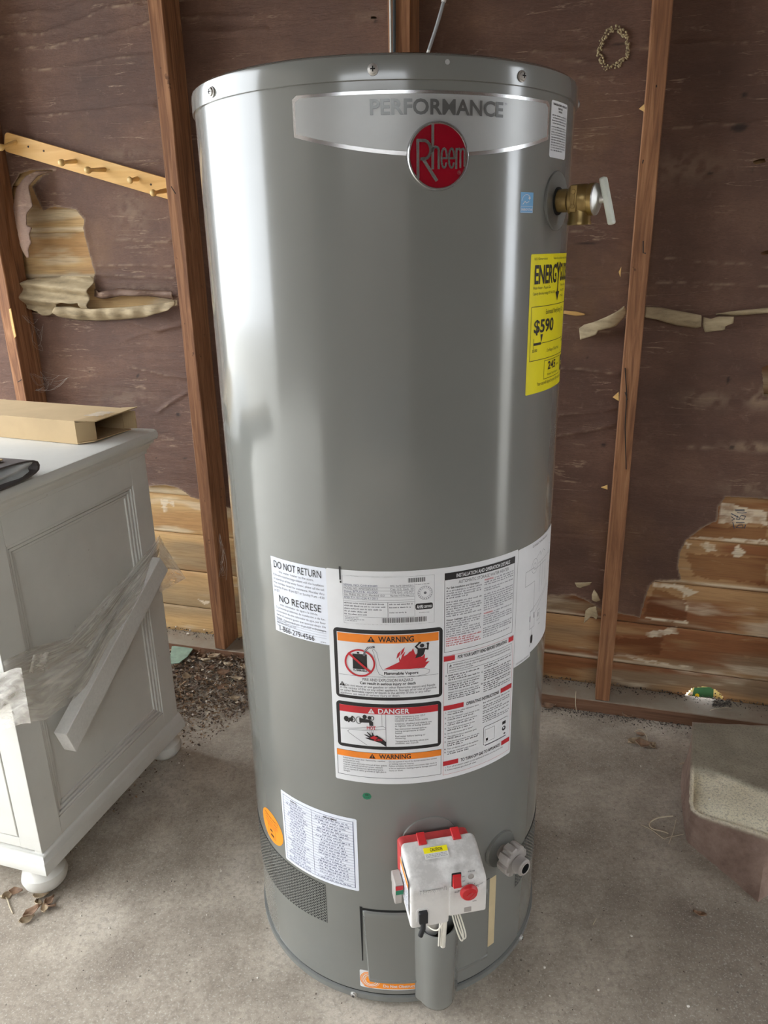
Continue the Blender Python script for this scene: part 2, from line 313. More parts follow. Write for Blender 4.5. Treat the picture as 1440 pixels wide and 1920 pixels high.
wall = empty('wall_back', W(0, 0, 0), kind='structure')
DN = -.095                                                  # paper plane behind the stud fronts
SL, SR_, SW = -.5769, .6465, .0405
def board_col(s, z, zb, ze, k):
    n1 = fbm(s*2.2+k*3.1, z*16, 40+k, 5); n2 = fbm(s*4+k*7.7, z*22, 80+k, 5); n3 = fbm(s*6, z*30+k, 120+k, 4)
    right = sst(-.3, .35, s)[..., None]  # right boards darker: browner wood, partly shade put into the colour
    tan = np.array(S(200, 164, 112)[:3])*(1-right)+np.array(S(178, 138, 94)[:3])*right
    red = np.array(S(164, 112, 62)[:3])*(1-right)+np.array(S(136, 84, 48)[:3])*right
    gry = np.array(S(150, 130, 100)[:3])*(1-right)+np.array(S(132, 112, 90)[:3])*right
    cream = np.array(S(224, 208, 176)[:3])*(1-right)+np.array(S(222, 206, 178)[:3])*right
    c = tan+(gry-tan)*(sst(.5, .7, fbm(s*1.4, z*7, 7+k, 4))*.8)[..., None]
    c = c+(red-c)*(sst(.50, .66, n1)*(.45+.45*sst(-.3, .35, s)))[..., None]
    c = c+(cream-c)*(sst(.60, .74, n2)*.6)[..., None]
    e = np.exp(-((z-zb-.006-.006*n3)/.005)**2)*sst(.4, .6, n3); c = c+(cream-c)*(e*.9)[..., None]
    return c
P2W = lambda pts, n=DN: [wallsz(x, y, n) for x, y in pts]
STAIN = [((1225, 1108), (1290, 1128), (1288, 1168), (1205, 1158)), ((1285, 1040), (1440, 1050), (1440, 1100), (1300, 1084)), ((1325, 990), (1440, 990), (1440, 1020), (1290, 1010)), ((1152, 1200), (1240, 1200), (1240, 1230), (1152, 1232))]
CREAM = [((1352, 946), (1375, 948), (1400, 955), (1440, 962), (1440, 988), (1400, 985), (1350, 985)), ((1286, 1021), (1296, 1021), (1292, 1036)), ((1310, 1022), (1338, 1022), (1343, 1036), (1325, 1035)), ((1374, 1037), (1386, 1027), (1400, 1038), (1388, 1050), (1377, 1048)),
         ((1294, 1008), (1440, 1017), (1440, 1022), (1294, 1012)), ((1225, 1097), (1270, 1100), (1310, 1112), (1288, 1124), (1282, 1126), (1290, 1140), (1289, 1150), (1284, 1128), (1282, 1113), (1260, 1105), (1226, 1104)), ((1200, 1159), (1290, 1168), (1288, 1173), (1240, 1169)), ((1210, 1188), (1270, 1180), (1272, 1192), (1215, 1198)), ((1170, 1234), (1300, 1256), (1300, 1260), (1190, 1241)), ((300, 940), (312, 938), (308, 960), (300, 962)), ((312, 945), (324, 940), (322, 952)), ((370, 1128), (392, 1130), (380, 1136))]
STAIN = [P2W(p) for p in STAIN]; CREAM = [P2W(p) for p in CREAM]
NOTCH = P2W([(1276, 1306), (1287, 1300), (1296, 1291), (1310, 1287), (1330, 1288), (1346, 1295), (1355, 1306), (1357, 1330), (1276, 1330)], DN-.012)
for k in range(-1, 15):
    zb = .1165+.1362*(k-1); ze = zb+.1362
    low = k <= 4; hol = 8 <= k <= 11
    ss = np.arange(-2.35, 1.75, .0055 if low else (.008 if hol else .04)); nz = 36 if low else (22 if hol else 8)
    tt = np.linspace(0, 1, nz); Sx, Tt = np.meshgrid(ss, tt); Zz = zb+Tt*.1362
    d = np.minimum(Tt, 1-Tt)*.1362; nn = DN-.012-.005*np.exp(-(d/.0022)**2)-.0016*np.exp(-(d/.009)**2)+.0015*((Tt-.5))+rng.uniform(-.0012, .0012)
    nn = nn+(fbm(Sx*8, Zz*60, 11+k, 3)-.5)*.0012
    Pp = WO+Sx[..., None]*WD+nn[..., None]*WN; Pp[..., 2] = Zz-.0108*Sx
    col = board_col(Sx, Pp[..., 2], zb-.0108*Sx, ze, k)
    if low:
        wv = (fbm(Sx*60, Zz*60, 5, 3)-.5)*.016
        for poly in STAIN: col[inpoly(Sx+wv, Pp[..., 2]+wv, poly)] *= np.array([.66, .54, .46])
        for poly in CREAM:
            q = inpoly(Sx+wv*.8, Pp[..., 2]-wv*.8, poly); aa = (.35+.6*sst(.3, .6, fbm(Sx*45, Zz*70, 15, 4)))[q][:, None]; col[q] = col[q]*(1-aa)+np.array(S(224, 208, 180)[:3])*aa
    keep = None
    if k <= 1:
        cs = (Sx[:-1, :-1]+Sx[1:, 1:])/2; cz = (Pp[:-1, :-1, 2]+Pp[1:, 1:, 2])/2; keep = ~inpoly(cs, cz, NOTCH)
    grid_obj('siding_board', Pp, M['siding'], wall, keep, {'col': col})

bk_ = MB(); nA = DN-.034; nB = DN-.024
def bkbox(s0, s1, z0, z1): bk_.box(W((s0+s1)/2, (z0+z1)/2, (nA+nB)/2), WD*((s1-s0)/2), WN*((nB-nA)/2), np.array([0, 0, (z1-z0)/2]))
bkbox(-2.35, 1.75, .10, CZ); bkbox(-2.35, min(p[0] for p in NOTCH)-.01, -.05, .10); bkbox(max(p[0] for p in NOTCH)+.01, 1.75, -.05, .10)
bk_.build('added_light_stop', M['shellw'], wall)  # added unseen backing, stops sky light leaking between the boards
# brown building paper with torn holes
ssp, zzp = np.arange(-2.3, 1.7, .0055), np.arange(.25, 2.42, .0048)
PS, PZ = np.meshgrid(ssp, zzp)
rim = fbm(PS*70, PZ*70, 21, 3)-.5
bottom_px = [(-400, 880), (280, 911), (311, 908), (335, 913), (350, 922), (359, 930), (378, 936), (430, 950), (700, 1040), (1000, 1112), (1026, 1116), (1076, 1114), (1098, 1123), (1125, 1140), (1154, 1147), (1200, 1157), (1207, 1130), (1218, 1096), (1229, 1087), (1277, 1085), (1271, 1060), (1275, 1032), (1287, 1010), (1315, 988), (1344, 975), (1347, 949), (1360, 929), (1440, 933), (1900, 960)]
bot = P2W(bottom_px)
HOLES = [P2W(p) for p in [
    [(26, 350), (40, 326), (58, 320), (107, 318), (82, 330), (62, 350), (72, 372), (84, 395), (104, 388), (146, 393), (161, 412), (160, 428), (166, 455), (172, 480), (181, 512), (178, 522), (120, 524), (40, 530), (20, 430)],
    [(60, 528), (178, 520), (182, 556), (240, 553), (300, 552), (334, 562), (334, 572), (250, 578), (180, 585), (110, 590), (60, 585)],
    [(695, 32), (706, 30), (708, 35), (697, 37)], [(1410, 303), (1432, 297), (1436, 304), (1416, 309)], [(1424, 474), (1445, 468), (1445, 476), (1428, 478)], [(1428, 690), (1450, 680), (1450, 745), (1432, 742)]]]
paper_poly = bot+[(2.5, bot[-1][1]), (2.5, 3), (-3.5, 3), (-3.5, bot[0][1])]
def pinside(s, z):
    r = inpoly(s, z, paper_poly)
    for h in HOLES: r &= ~inpoly(s, z, h)
    return r
cS = (PS[:-1, :-1]+PS[1:, 1:])/2; cZ = (PZ[:-1, :-1]+PZ[1:, 1:])/2
keep = pinside(cS, cZ)
# snap border vertices on the tear line
cnt = np.zeros(PS.shape, int); kk = keep.astype(int); cnt[:-1, :-1] += kk; cnt[1:, :-1] += kk; cnt[:-1, 1:] += kk; cnt[1:, 1:] += kk
bi = np.where((cnt > 0) & (cnt < 4)); bx, bz = PS[bi], PZ[bi]; bd = np.full(bx.shape, 9.); nx_, nz_ = bx.copy(), bz.copy()
for poly in [paper_poly]+HOLES:
    for a, b in zip(poly, poly[1:]+poly[:1]):
        d, qx, qy, _ = segdist(bx, bz, a, b); q = d < bd; bd[q] = d[q]; nx_[q] = qx[q]; nz_[q] = qy[q]
q = bd < .0055; PS[bi] = np.where(q, nx_+(vnoise(bx*300, bz*300, 3)-.5)*.003, bx); PZ[bi] = np.where(q, nz_+(vnoise(bx*300, bz*300, 4)-.5)*.003, bz)
tearD = np.full(PS.shape, 1.)
for poly in HOLES[:2]: tearD = np.minimum(tearD, linedist(PS, PZ, poly+poly[:1]))
tearD = np.minimum(tearD, linedist(PS, PZ, bot))
PH = (fbm(PS*2.3, PZ*2.0, 1, 3)-.5)*.016+(fbm(PS*2.6+PZ*1.2, PZ*24, 2, 4)-.5)*.007+(fbm(PS*9, PZ*60, 6, 3)-.5)*.0028
stud_d = np.min([abs(PS-x) for x in (SL, SR_, -1.1965, .07, 1.2585)], axis=0); PH = PH*sst(.01, .09, stud_d)
CREASE = [[(0, 68), (40, 66), (85, 62), (125, 50), (165, 33), (215, 14), (260, 8)], [(42, 131), (90, 129), (160, 124), (200, 113), (250, 106), (288, 103)], [(55, 221), (120, 215), (190, 211), (240, 201), (290, 199)], [(30, 93), (100, 90), (140, 78), (240, 60), (285, 40)], [(20, 30), (120, 22), (200, -10)], [(195, 300), (240, 306), (300, 303)],
          [(345, 36), (400, 30), (480, 33)], [(340, 62), (420, 60), (500, 55)], [(220, 450), (320, 452)], [(190, 515), (330, 521)], [(180, 495), (325, 500)],
          [(1000, 95), (1080, 96), (1140, 98), (1220, 90)], [(1050, 115), (1120, 120), (1200, 118)], [(1080, 145), (1180, 150)], [(1075, 307), (1130, 306), (1195, 318)], [(1070, 410), (1190, 398)], [(1065, 432), (1185, 440)], [(1062, 455), (1150, 455), (1180, 470)], [(1060, 490), (1180, 500)], [(1060, 520), (1175, 530)], [(1060, 537), (1440, 540)], [(1240, 240), (1320, 236), (1440, 230)], [(1225, 530), (1440, 534)], [(1210, 480), (1440, 500)], [(1205, 86), (1290, 84), (1400, 80)],
          [(1050, 690), (1160, 700)], [(1048, 612), (1160, 622)], [(1045, 780), (1155, 765)], [(1040, 820), (1150, 795)], [(1036, 1003), (1130, 1010)], [(250, 690), (300, 700), (350, 708)], [(230, 640), (290, 620), (340, 610)], [(240, 600), (300, 620), (345, 605)], [(300, 770), (350, 735)], [(130, 560), (320, 600)]]
wear = np.zeros(PS.shape)
for i, cr in enumerate(CREASE):
    d = linedist(PS, PZ+(fbm(PS*14, PZ*2, 30+i, 3)-.5)*.012, P2W(cr)); am = .6+.8*vnoise(PS*7, PZ*0+i, i)
    PH += .0040*am*np.exp(-(d/.0055)**2); wear = np.maximum(wear, np.exp(-(d/.0022)**2)*sst(.42, .75, fbm(PS*60, PZ*12, 60+i, 4)+.06)*sst(.3, .6, vnoise(PS*9, PZ*0+i, i+50))*(.68 if i < 6 else .5))
wear = np.maximum(wear, np.exp(-(tearD/.0025)**2)*.6)
for (x, y, rx, ry, w) in [(700, 30, 40, 8, .2), (250, 400, 30, 30, .28), (1290, 315, 60, 22, .25), (1330, 748, 40, 14, .35), (1425, 748, 20, 16, .6), (270, 540, 60, 8, .25), (1420, 838, 45, 8, .65), (1310, 838, 25, 3, .5), (240, 290, 40, 10, .25), (240, 745, 60, 16, .2), (1400, 915, 40, 12, .3)]:
    s0, z0 = wallsz(x, y, DN); k = .0016; wear = np.maximum(wear, w*np.exp(-((PS-s0)/(rx*k))**2-((PZ-z0)/(ry*k))**2)*sst(.3, .6, fbm(PS*60, PZ*60, 77, 3)))
hd = np.zeros(PS.shape)
for (x, y, rx, ry) in [(335, 777, 6, 5), (258, 705, 3, 4), (295, 858, 2, 2), (348, 858, 5, 2), (1365, 712, 4, 7), (1372, 838, 5, 4), (1132, 833, 6, 4), (1100, 670, 2, 5), (1160, 85, 16, 2), (1395, 178, 5, 4), (1385, 240, 14, 7), (1100, 455, 24, 2), (706, 40, 3, 4), (1410, 320, 6, 2), (170, 697, 2, 2), (262, 703, 3, 3), (1330, 325, 5, 3)]:
    s0, z0 = wallsz(x, y, DN); k = .0013; hd = np.maximum(hd, .8*np.exp(-(((PS-s0)/(rx*k))**2+((PZ-z0)/(ry*k))**2)**3))
edge_lift = .006*np.exp(-(tearD/.012)**2)*(fbm(PS*25, PZ*25, 91, 2))
Pp = WO+PS[..., None]*WD+(DN+.001+PH*.8+.003+edge_lift)[..., None]*WN; Pp[..., 2] = PZ
grid_obj('building_paper', Pp, M['paper'], wall, keep, {'wear': wear, 'hole_dark': hd})

def beam(name, mat, parent, c0, c1, hw, hd_, axis_w, axis_d, wob=.0012, seed=0, bevel=.002):
    """rough sawn timber from c0 to c1 (centre line)"""
    c0 = np.asarray(c0); c1 = np.asarray(c1); n = 28; vs = []; fs = []
    for i in range(n+1):
        t = i/n; c = c0+(c1-c0)*t
        for k, (a, b) in enumerate(((-1, -1), (1, -1), (1, 1), (-1, 1))):
            j = (vnoise(t*14+k*5.3, k*3.1, seed)-.5)*2*wob; j2 = (vnoise(t*14+k*9.3, k*1.7+9, seed)-.5)*2*wob
            vs.append(c+axis_w*(a*hw+j)+axis_d*(b*hd_+j2))
    for i in range(n):
        for k in range(4): fs.append((i*4+k, i*4+(k+1) % 4, i*4+4+(k+1) % 4, i*4+4+k))
    fs += [(3, 2, 1, 0), (n*4, n*4+1, n*4+2, n*4+3)]
    return MB().add(vs, fs).build(name, mat, parent, bevel, 1, fix=True)
ZP = .041
for i, (s, w) in enumerate([(SL, SW), (SR_, SW), (-1.1995, SW), (.062, .054), (1.2585, SW)]):
    beam('stud', M['stud'], wall, W(s, ZP+.001, DN/2+.003), W(s, 2.5, DN/2+.003), w/2, -DN/2-.001, WD, WN, .0014, i)
beam('sill_plate', M['plate'], wall, W(-2.3, ZP/2-.002, DN/2+.003), W(1.7, ZP/2-.002, DN/2+.003), ZP/2+.001, -DN/2-.001, np.array([0, 0, 1.]), WN, .0015, 9)
# nails, splits and splinters on the right stud
def wpt(x, y, n): s, z = wallsz(x, y, n); return W(s, z, n)
def wtube(name, pts, r, mat, parent=wall, n=6): return MB().tube([wpt(*p) for p in pts], r, n).build(name, mat, parent)
wtube('nail', [(1206, 452, .006), (1206, 474, .014), (1211, 475, .016)], .0014, M['nail'])
for p in [[(321, 350, .008), (329, 363, .012)], [(1172, 735, .01), (1176, 750, .014)], [(1206, 300, .006), (1205, 306, .01)], [(1231, 160, .006), (1231, 163, .01)], [(34, 716, .006), (40, 712, .012)]]:
    wtube('nail', p, .0013, M['nail'])
wtube('stud_split', [(1172, 690, .0035), (1175, 740, .0035), (1172, 800, .0035), (1174, 880, .0035)], .0012, M['dark'])
MB().prism([wpt(18, 580, .004), wpt(21, 578, .004), wpt(31, 630, .004), wpt(28, 634, .004), wpt(23, 610, .004)], WN*.003).build('wood_splinter', M['pine'], wall)
for p in [((1160, 735), (1149, 745), (1160, 752)), ((1208, 195), (1198, 204), (1209, 210)), ((1139, 910), (1127, 914), (1139, 918)), ((1165, 500), (1160, 510), (1163, 520))]:
    MB().prism([wpt(x, y, .0) for x, y in p], WN*-.004).build('wood_splinter', M['pine'], wall)

# torn flaps of paper (curled sheets)
def sheet(name, outline, lift, mat, parent, res=.004, thick=.0012, amp=.004, seed=0, n0=DN+.006):
    """torn sheet in the wall plane: outline in photo points, lift(s,z,u) adds distance from the wall"""
    pl = P2W(outline, n0); a = np.array(pl); s0, z0 = a.min(0); s1, z1 = a.max(0)
    gs, gz = np.meshgrid(np.arange(s0-res, s1+2*res, res), np.arange(z0-res, z1+2*res, res))
    cs = (gs[:-1, :-1]+gs[1:, 1:])/2; cz = (gz[:-1, :-1]+gz[1:, 1:])/2; kp = inpoly(cs, cz, pl)
    cnt = np.zeros(gs.shape, int); kk = kp.astype(int); cnt[:-1, :-1] += kk; cnt[1:, :-1] += kk; cnt[:-1, 1:] += kk; cnt[1:, 1:] += kk
    bi = np.where((cnt > 0) & (cnt < 4)); bx, bz = gs[bi], gz[bi]; bd = np.full(bx.shape, 9.); qx_, qz_ = bx.copy(), bz.copy()
    for p, q in zip(pl, pl[1:]+pl[:1]):
        d, qx, qy, _ = segdist(bx, bz, p, q); m_ = d < bd; bd[m_] = d[m_]; qx_[m_] = qx[m_]; qz_[m_] = qy[m_]
    u = (gs-s0)/(s1-s0); v = (gz-z0)/(z1-z0)
    gs[bi] = qx_; gz[bi] = qz_
    n = n0+lift(u, v)+amp*(fbm(gs*40, gz*40, seed, 3)-.5)
    P = WO+gs[..., None]*WD+n[..., None]*WN; P[..., 2] = gz
    o = grid_obj(name, P, mat, parent, kp, {'wear': np.clip(.25*fbm(gs*50, gz*50, seed+5, 3), 0, 1), 'hole_dark': gs*0})
    s = o.modifiers.new('thickness', 'SOLIDIFY'); s.thickness = thick
    return o
flap = sheet('paper_flap', [(107, 319), (78, 322), (62, 333), (47, 355), (39, 392), (50, 420), (58, 445), (64, 468), (76, 483), (82, 482), (81, 468), (88, 455), (84, 440), (88, 428), (78, 423), (76, 405), (80, 395), (85, 388), (72, 350), (84, 330)], lambda u, v: .004+.055*np.sin(np.clip(1-v, 0, 1)*1.9)*(.5+.5*u)+.025*np.cos(u*3.1-1.2), M['paper'], wall, seed=3)
sheet('kraft_flap', [(46, 532), (62, 524), (72, 521), (110, 520), (118, 517), (178, 517), (181, 524), (178, 540), (176, 560), (175, 590), (170, 592), (163, 578), (160, 566), (150, 568), (130, 566), (118, 570), (112, 582), (102, 590), (88, 591), (80, 583), (60, 577), (50, 571)], lambda u, v: .012+.026*np.sin(v*3.1)*(1-.3*u)+.010*np.sin(v*16+u*4), M['kraft'], wall, seed=8)
sheet('kraft_curl', [(110, 585), (116, 574), (140, 573), (165, 577), (182, 578), (250, 574), (300, 569), (332, 563), (336, 570), (326, 580), (280, 594), (230, 599), (180, 601), (140, 598), (118, 592)], lambda u, v: .008+.024*np.sin(np.clip(v, 0, 1)*3.14)+.003*np.sin(u*40), M['kraft'], wall, seed=12)
sheet('paper_curl', [(178, 556), (200, 560), (214, 558), (235, 554), (285, 555), (331, 562), (333, 545), (300, 544), (245, 541), (222, 540), (212, 543), (192, 548), (180, 540)], lambda u, v: .004+.020*np.sin(v*3.0)*sst(0, .2, u)+.006*np.sin(u*14), M['paper'], wall, seed=14)
sheet('kraft_flap', [(1086, 615), (1096, 607), (1112, 602), (1135, 592), (1158, 580), (1170, 570), (1176, 580), (1170, 592), (1155, 608), (1144, 612), (1122, 617), (1118, 625), (1088, 636)], lambda u, v: .012+.022*np.sin(u*3)+.05*u*v, M['kraft'], wall, seed=17)
sheet('kraft_flap', [(1210, 574), (1240, 576), (1285, 584), (1314, 590), (1314, 612), (1304, 615), (1270, 610), (1230, 598), (1208, 594)], lambda u, v: .006+.012*np.sin(v*3.1), M['kraft'], wall, seed=19)
sheet('kraft_flap', [(1318, 594), (1332, 597), (1345, 592), (1374, 592), (1372, 604), (1358, 610), (1357, 617), (1320, 622), (1316, 606)], lambda u, v: .012+.014*u, M['kraft'], wall, seed=22)
sheet('paper_strip', [(1335, 590), (1370, 583), (1440, 576), (1480, 575), (1480, 581), (1440, 586), (1374, 592)], lambda u, v: .006+.008*np.sin(v*3), M['kraft'], wall, seed=25)
sheet('paper_strip', [(1056, 582), (1080, 584), (1106, 590), (1080, 592), (1056, 588)], lambda u, v: .003+0*u, M['pine'], wall, seed=27)
for k, pl in enumerate([[(1110, 1112), (1114, 1102), (1120, 1108), (1126, 1122), (1118, 1126), (1110, 1122)], [(1078, 1090), (1098, 1088), (1110, 1084), (1106, 1092), (1088, 1100), (1082, 1098)], [(1098, 1142), (1104, 1136), (1118, 1130), (1122, 1150), (1118, 1158), (1110, 1150), (1100, 1162), (1095, 1166)]]):
    sheet('paper_scrap', pl, lambda u, v: .010+.02*v*u, [M['kraft'], M['kraft'], M['kraft']][k], wall, .002, seed=31+k)
# pale nest ring left on the paper
rg = MB(); s0, z0 = wallsz(1151, 92, DN)
for i in range(190):
    a = 2*math.pi*i/190+random.uniform(-.05, .05); rr = (.030+.006*vnoise(a*4, 0, 3)+random.uniform(-.005, .006)); ds, dz = rr*math.cos(a)*.95, rr*math.sin(a)*1.15
    if abs(a-1.5*math.pi) < .25 and i % 2: continue
    sz = random.uniform(.0012, .0032); cpt = W(s0+ds, z0+dz, DN+.008)
    rg.lathe([(sz*.2, -sz*.4), (sz, 0), (sz*.7, sz*.5), (0.0001, sz*.8)], 6, cpt, WN)
rg.build('nest_remains', M['mud'], wall)
# ink stamp on a board
st = MB()
for pl in [[(1378, 956), (1396, 956)], [(1379, 958), (1396, 958)], [(1371, 963), (1385, 970)], [(1371, 969), (1378, 973), (1372, 976)], [(1382, 961), (1392, 962), (1400, 961)], [(1383, 967), (1381, 974), (1387, 974)], [(1390, 966), (1386, 972), (1395, 974), (1398, 968), (1390, 966)], [(1374, 979), (1377, 991)], [(1380, 980), (1396, 980)], [(1384, 985), (1380, 989), (1393, 990), (1392, 984), (1384, 985)], [(1398, 984), (1396, 991)]]:
    st.tube([wpt(x, y, DN-.0105) for x, y in pl], .0011, 4)
st.build('ink_stamp', plain('stamp_ink', S(66, 74, 92), .6), wall)

# ------------------------------------------------------------------ water heater
heater = empty('water_heater', (TX, TY, 0), 'tall grey enamelled gas water heater with many labels standing on the concrete floor', 'water heater')
ax0 = np.array([TX, TY, 0.])
def radial(th): t = math.radians(th); return np.array([math.sin(t), -math.cos(t), 0.]), np.array([math.cos(t), math.sin(t), 0.])
MB().lathe([(R-.004, .024), (R, .026), (R, .5), (R, 1.0), (R, 1.479), (R-.01, 1.479)], 160, ax0).build('tank_jacket', M['tank'], heater)
MB().lathe([(R*1.012-.004, 1.473), (R*1.012, 1.4735), (R*1.012, 1.492), (R*1.008, 1.498), (R*.993, 1.5015), (R*.96, 1.5025), (R*.94, 1.499), (.0001, 1.499)], 160, ax0).build('top_cap', M['tank'], heater)
MB().lathe([(.0001, .004), (R-.012, .004), (R+.001, .008), (R+.0035, .011), (R+.0035, .0215), (R+.001, .0225), (R-.006, .0225)], 160, ax0).build('base_pan', M['tank2'], heater)
MB().lathe([(R-.02, 0), (R-.02, .006), (.0001, .006)], 80, ax0).build('base_foot_ring', M['dark'], heater)
MB().lathe([(R-.0012, .0215), (R-.0012, .0262)], 120, ax0).build('base_gap', M['dark'], heater)
def screw(th, z, r, parent=heater, rad=.0052):
    d, t = radial(th); mb = MB().lathe([(rad*1.25, 0), (rad*1.25, .0012), (rad, .0018), (rad*.92, .0035), (rad*.5, .0048), (.0001, .005)], 14, C(th, z, r), d)
    mb.box(C(th, z, r+.0049), t*rad*.55, d*.0003, np.array([0, 0, .0007]), 1); mb.box(C(th, z, r+.0049), t*.0007, d*.0003, np.array([0, 0, rad*.55]), 1)
    return mb.build('screw', [M['steel'], M['dark']], parent)
for th in (-52.3, -3.2, 35.7, 84, -100): screw(th, 1.4835, R*1.012)
for th in (-17.6, 56): screw(th, .0165, R+.0035)
for th, z in ((14.5, 1.4915),): MB().lathe([(.003, 0), (.0026, .001), (.0001, .0014)], 10, C(th, z, R*1.0118), radial(th)[0]).build('rivet_mark', M['badge'], heater)

# --- flat print bent round the tank: u is arc length in metres (theta*R), z is height
U = lambda th: math.radians(th)*R
class GL:
    """outlines of letters from the built-in font, cached as triangles"""
    c = {}
    @classmethod
    def get(cls, ch, bold):
        k = (ch, bold)
        if k not in cls.c:
            def mesh(body):
                cu = bpy.data.curves.new('t', 'FONT'); cu.body = body; cu.size = 1.0; cu.resolution_u = 3; cu.offset = .022 if bold else 0.0
                ob = bpy.data.objects.new('t', cu); me = ob.to_mesh(); me.calc_loop_triangles()
                v = np.array([p.co[:2] for p in me.vertices]).reshape(-1, 2); f = [tuple(t.vertices) for t in me.loop_triangles]
                ob.to_mesh_clear(); bpy.data.objects.remove(ob); bpy.data.curves.remove(cu); return v, f
            if ch == ' ': v, f = np.zeros((0, 2)), []; adv = mesh('a a')[0][:, 0].max()-2*mesh('aa')[0][:, 0].max()+mesh('a')[0][:, 0].max()
            else: v, f = mesh(ch)
            if ch != ' ': adv = mesh(ch+'|')[0][:, 0].max()-mesh('|')[0][:, 0].max()
            else:
                w1 = mesh('||')[0][:, 0].max(); w2 = mesh('| |')[0][:, 0].max(); adv = w2-w1
            cls.c[k] = (v, f, adv)
        return cls.c[k]
CAPH = None
class Print:
    def __init__(self, r0=R, x=None): self.mb = MB(); self.r0 = r0; self.mats = []; self.frame = x
    def mi(self, m):
        if m not in self.mats: self.mats.append(m)
        return self.mats.index(m)
    def P(self, u, z, l):
        if self.frame: o, a, b, n = self.frame; return o+a*u+b*z+n*(.0004+.0003*l)
        t = u/R; r = self.r0+.0004+.0003*l; return np.array([TX+r*math.sin(t), TY-r*math.cos(t), z])
    def quad(self, q, m, l=1):
        n = max(1, int(max(abs(q[1][0]-q[0][0]), abs(q[2][0]-q[3][0]))/.006)) if not self.frame else 1
        vs = []; 
        for i in range(n+1):
            t = i/n
            vs.append(self.P(q[0][0]+(q[1][0]-q[0][0])*t, q[0][1]+(q[1][1]-q[0][1])*t, l)); vs.append(self.P(q[3][0]+(q[2][0]-q[3][0])*t, q[3][1]+(q[2][1]-q[3][1])*t, l))
        self.mb.add(vs, [(2*i, 2*i+2, 2*i+3, 2*i+1) for i in range(n)], self.mi(m), True)
    def rect(self, u0, z0, u1, z1, m, l=1): self.quad([(u0, z0), (u1, z0), (u1, z1), (u0, z1)], m, l)
    def poly(self, pts, m, l=2):
        tr = tessellate_polygon([[Vector((p[0], p[1], 0)) for p in pts]])
        for t in tr:
            T_ = [tuple(pts[k]) for k in t]; a = min(p[0] for p in T_); b = max(p[0] for p in T_); n = 1 if self.frame else max(1, math.ceil((b-a)/.006))
            for i in range(n):                              # slice into narrow strips so that the print follows the curve
                lo, hi = a+(b-a)*i/n, a+(b-a)*(i+1)/n; q = T_
                if n > 1:
                    for lim, sg in ((lo, 1), (hi, -1)):
                        r = []
                        for p0, p1 in zip(q, q[1:]+q[:1]):
                            d0, d1 = sg*(p0[0]-lim), sg*(p1[0]-lim)
                            if d0 >= 0: r.append(p0)
                            if d0*d1 < 0: f = d0/(d0-d1); r.append((p0[0]+(p1[0]-p0[0])*f, p0[1]+(p1[1]-p0[1])*f))
                        q = r
                        if len(q) < 3: break
                if len(q) >= 3: self.mb.add([self.P(p[0], p[1], l) for p in q], [tuple(range(len(q)))], self.mi(m))
    def line(self, pts, w, m, l=2, close=False):
        if close: pts = list(pts)+[pts[0]]
        for a, b in zip(pts[:-1], pts[1:]):
            dx, dz = b[0]-a[0], b[1]-a[1]; L = math.hypot(dx, dz) or 1e-9; ex, ez = dx/L*w*.4, dz/L*w*.4; nx, nz = -dz/L*w/2, dx/L*w/2
            self.quad([(a[0]-ex-nx, a[1]-ez-nz), (b[0]+ex-nx, b[1]+ez-nz), (b[0]+ex+nx, b[1]+ez+nz), (a[0]-ex+nx, a[1]-ez+nz)], m, l)
    def frame_(self, u0, z0, u1, z1, w, m, l=1):
        self.rect(u0, z0, u1, z0+w, m, l); self.rect(u0, z1-w, u1, z1, m, l); self.rect(u0, z0+w, u0+w, z1-w, m, l); self.rect(u1-w, z0+w, u1, z1-w, m, l)
    def rrect(self, u0, z0, u1, z1, rad, m, l=0):
        n = 6; pts = []
        for cu, cz, a0 in ((u1-rad, z1-rad, 0), (u0+rad, z1-rad, 90), (u0+rad, z0+rad, 180), (u1-rad, z0+rad, 270)):
            for i in range(n+1): a = math.radians(a0+90*i/n); pts.append((cu+rad*math.cos(a), cz+rad*math.sin(a)))
        self.rect(u0+rad, z0, u1-rad, z1, m, l); self.rect(u0, z0+rad, u0+rad, z1-rad, m, l); self.rect(u1-rad, z0+rad, u1, z1-rad, m, l)
        for cu, cz, a0 in ((u1-rad, z1-rad, 0), (u0+rad, z1-rad, 90), (u0+rad, z0+rad, 180), (u1-rad, z0+rad, 270)):
            self.poly([(cu, cz)]+[(cu+rad*math.cos(math.radians(a0+90*i/n)), cz+rad*math.sin(math.radians(a0+90*i/n))) for i in range(n+1)], m, l)
    def disc(self, u, z, ru, rz, m, l=2, n=28):
        k = max(2, int(ru/.003)); a = [math.pi*i/(2*k) for i in range(2*k+1)]
        for p_, q_ in zip(a[:-1], a[1:]): self.quad([(u-ru*math.cos(p_), z-rz*math.sin(p_)), (u-ru*math.cos(q_), z-rz*math.sin(q_)), (u-ru*math.cos(q_), z+rz*math.sin(q_)), (u-ru*math.cos(p_), z+rz*math.sin(p_))], m, l)
    def ring(self, u, z, ru, rz, w, m, l=2, n=40, a0=0, a1=360):
        k = [math.radians(a0+(a1-a0)*i/n) for i in range(n+1)]
        for a, b in zip(k[:-1], k[1:]): self.quad([(u+ru*math.cos(a), z+rz*math.sin(a)), (u+ru*math.cos(b), z+rz*math.sin(b)), (u+(ru-w)*math.cos(b), z+(rz-w)*math.sin(b)), (u+(ru-w)*math.cos(a), z+(rz-w)*math.sin(a))], m, l)
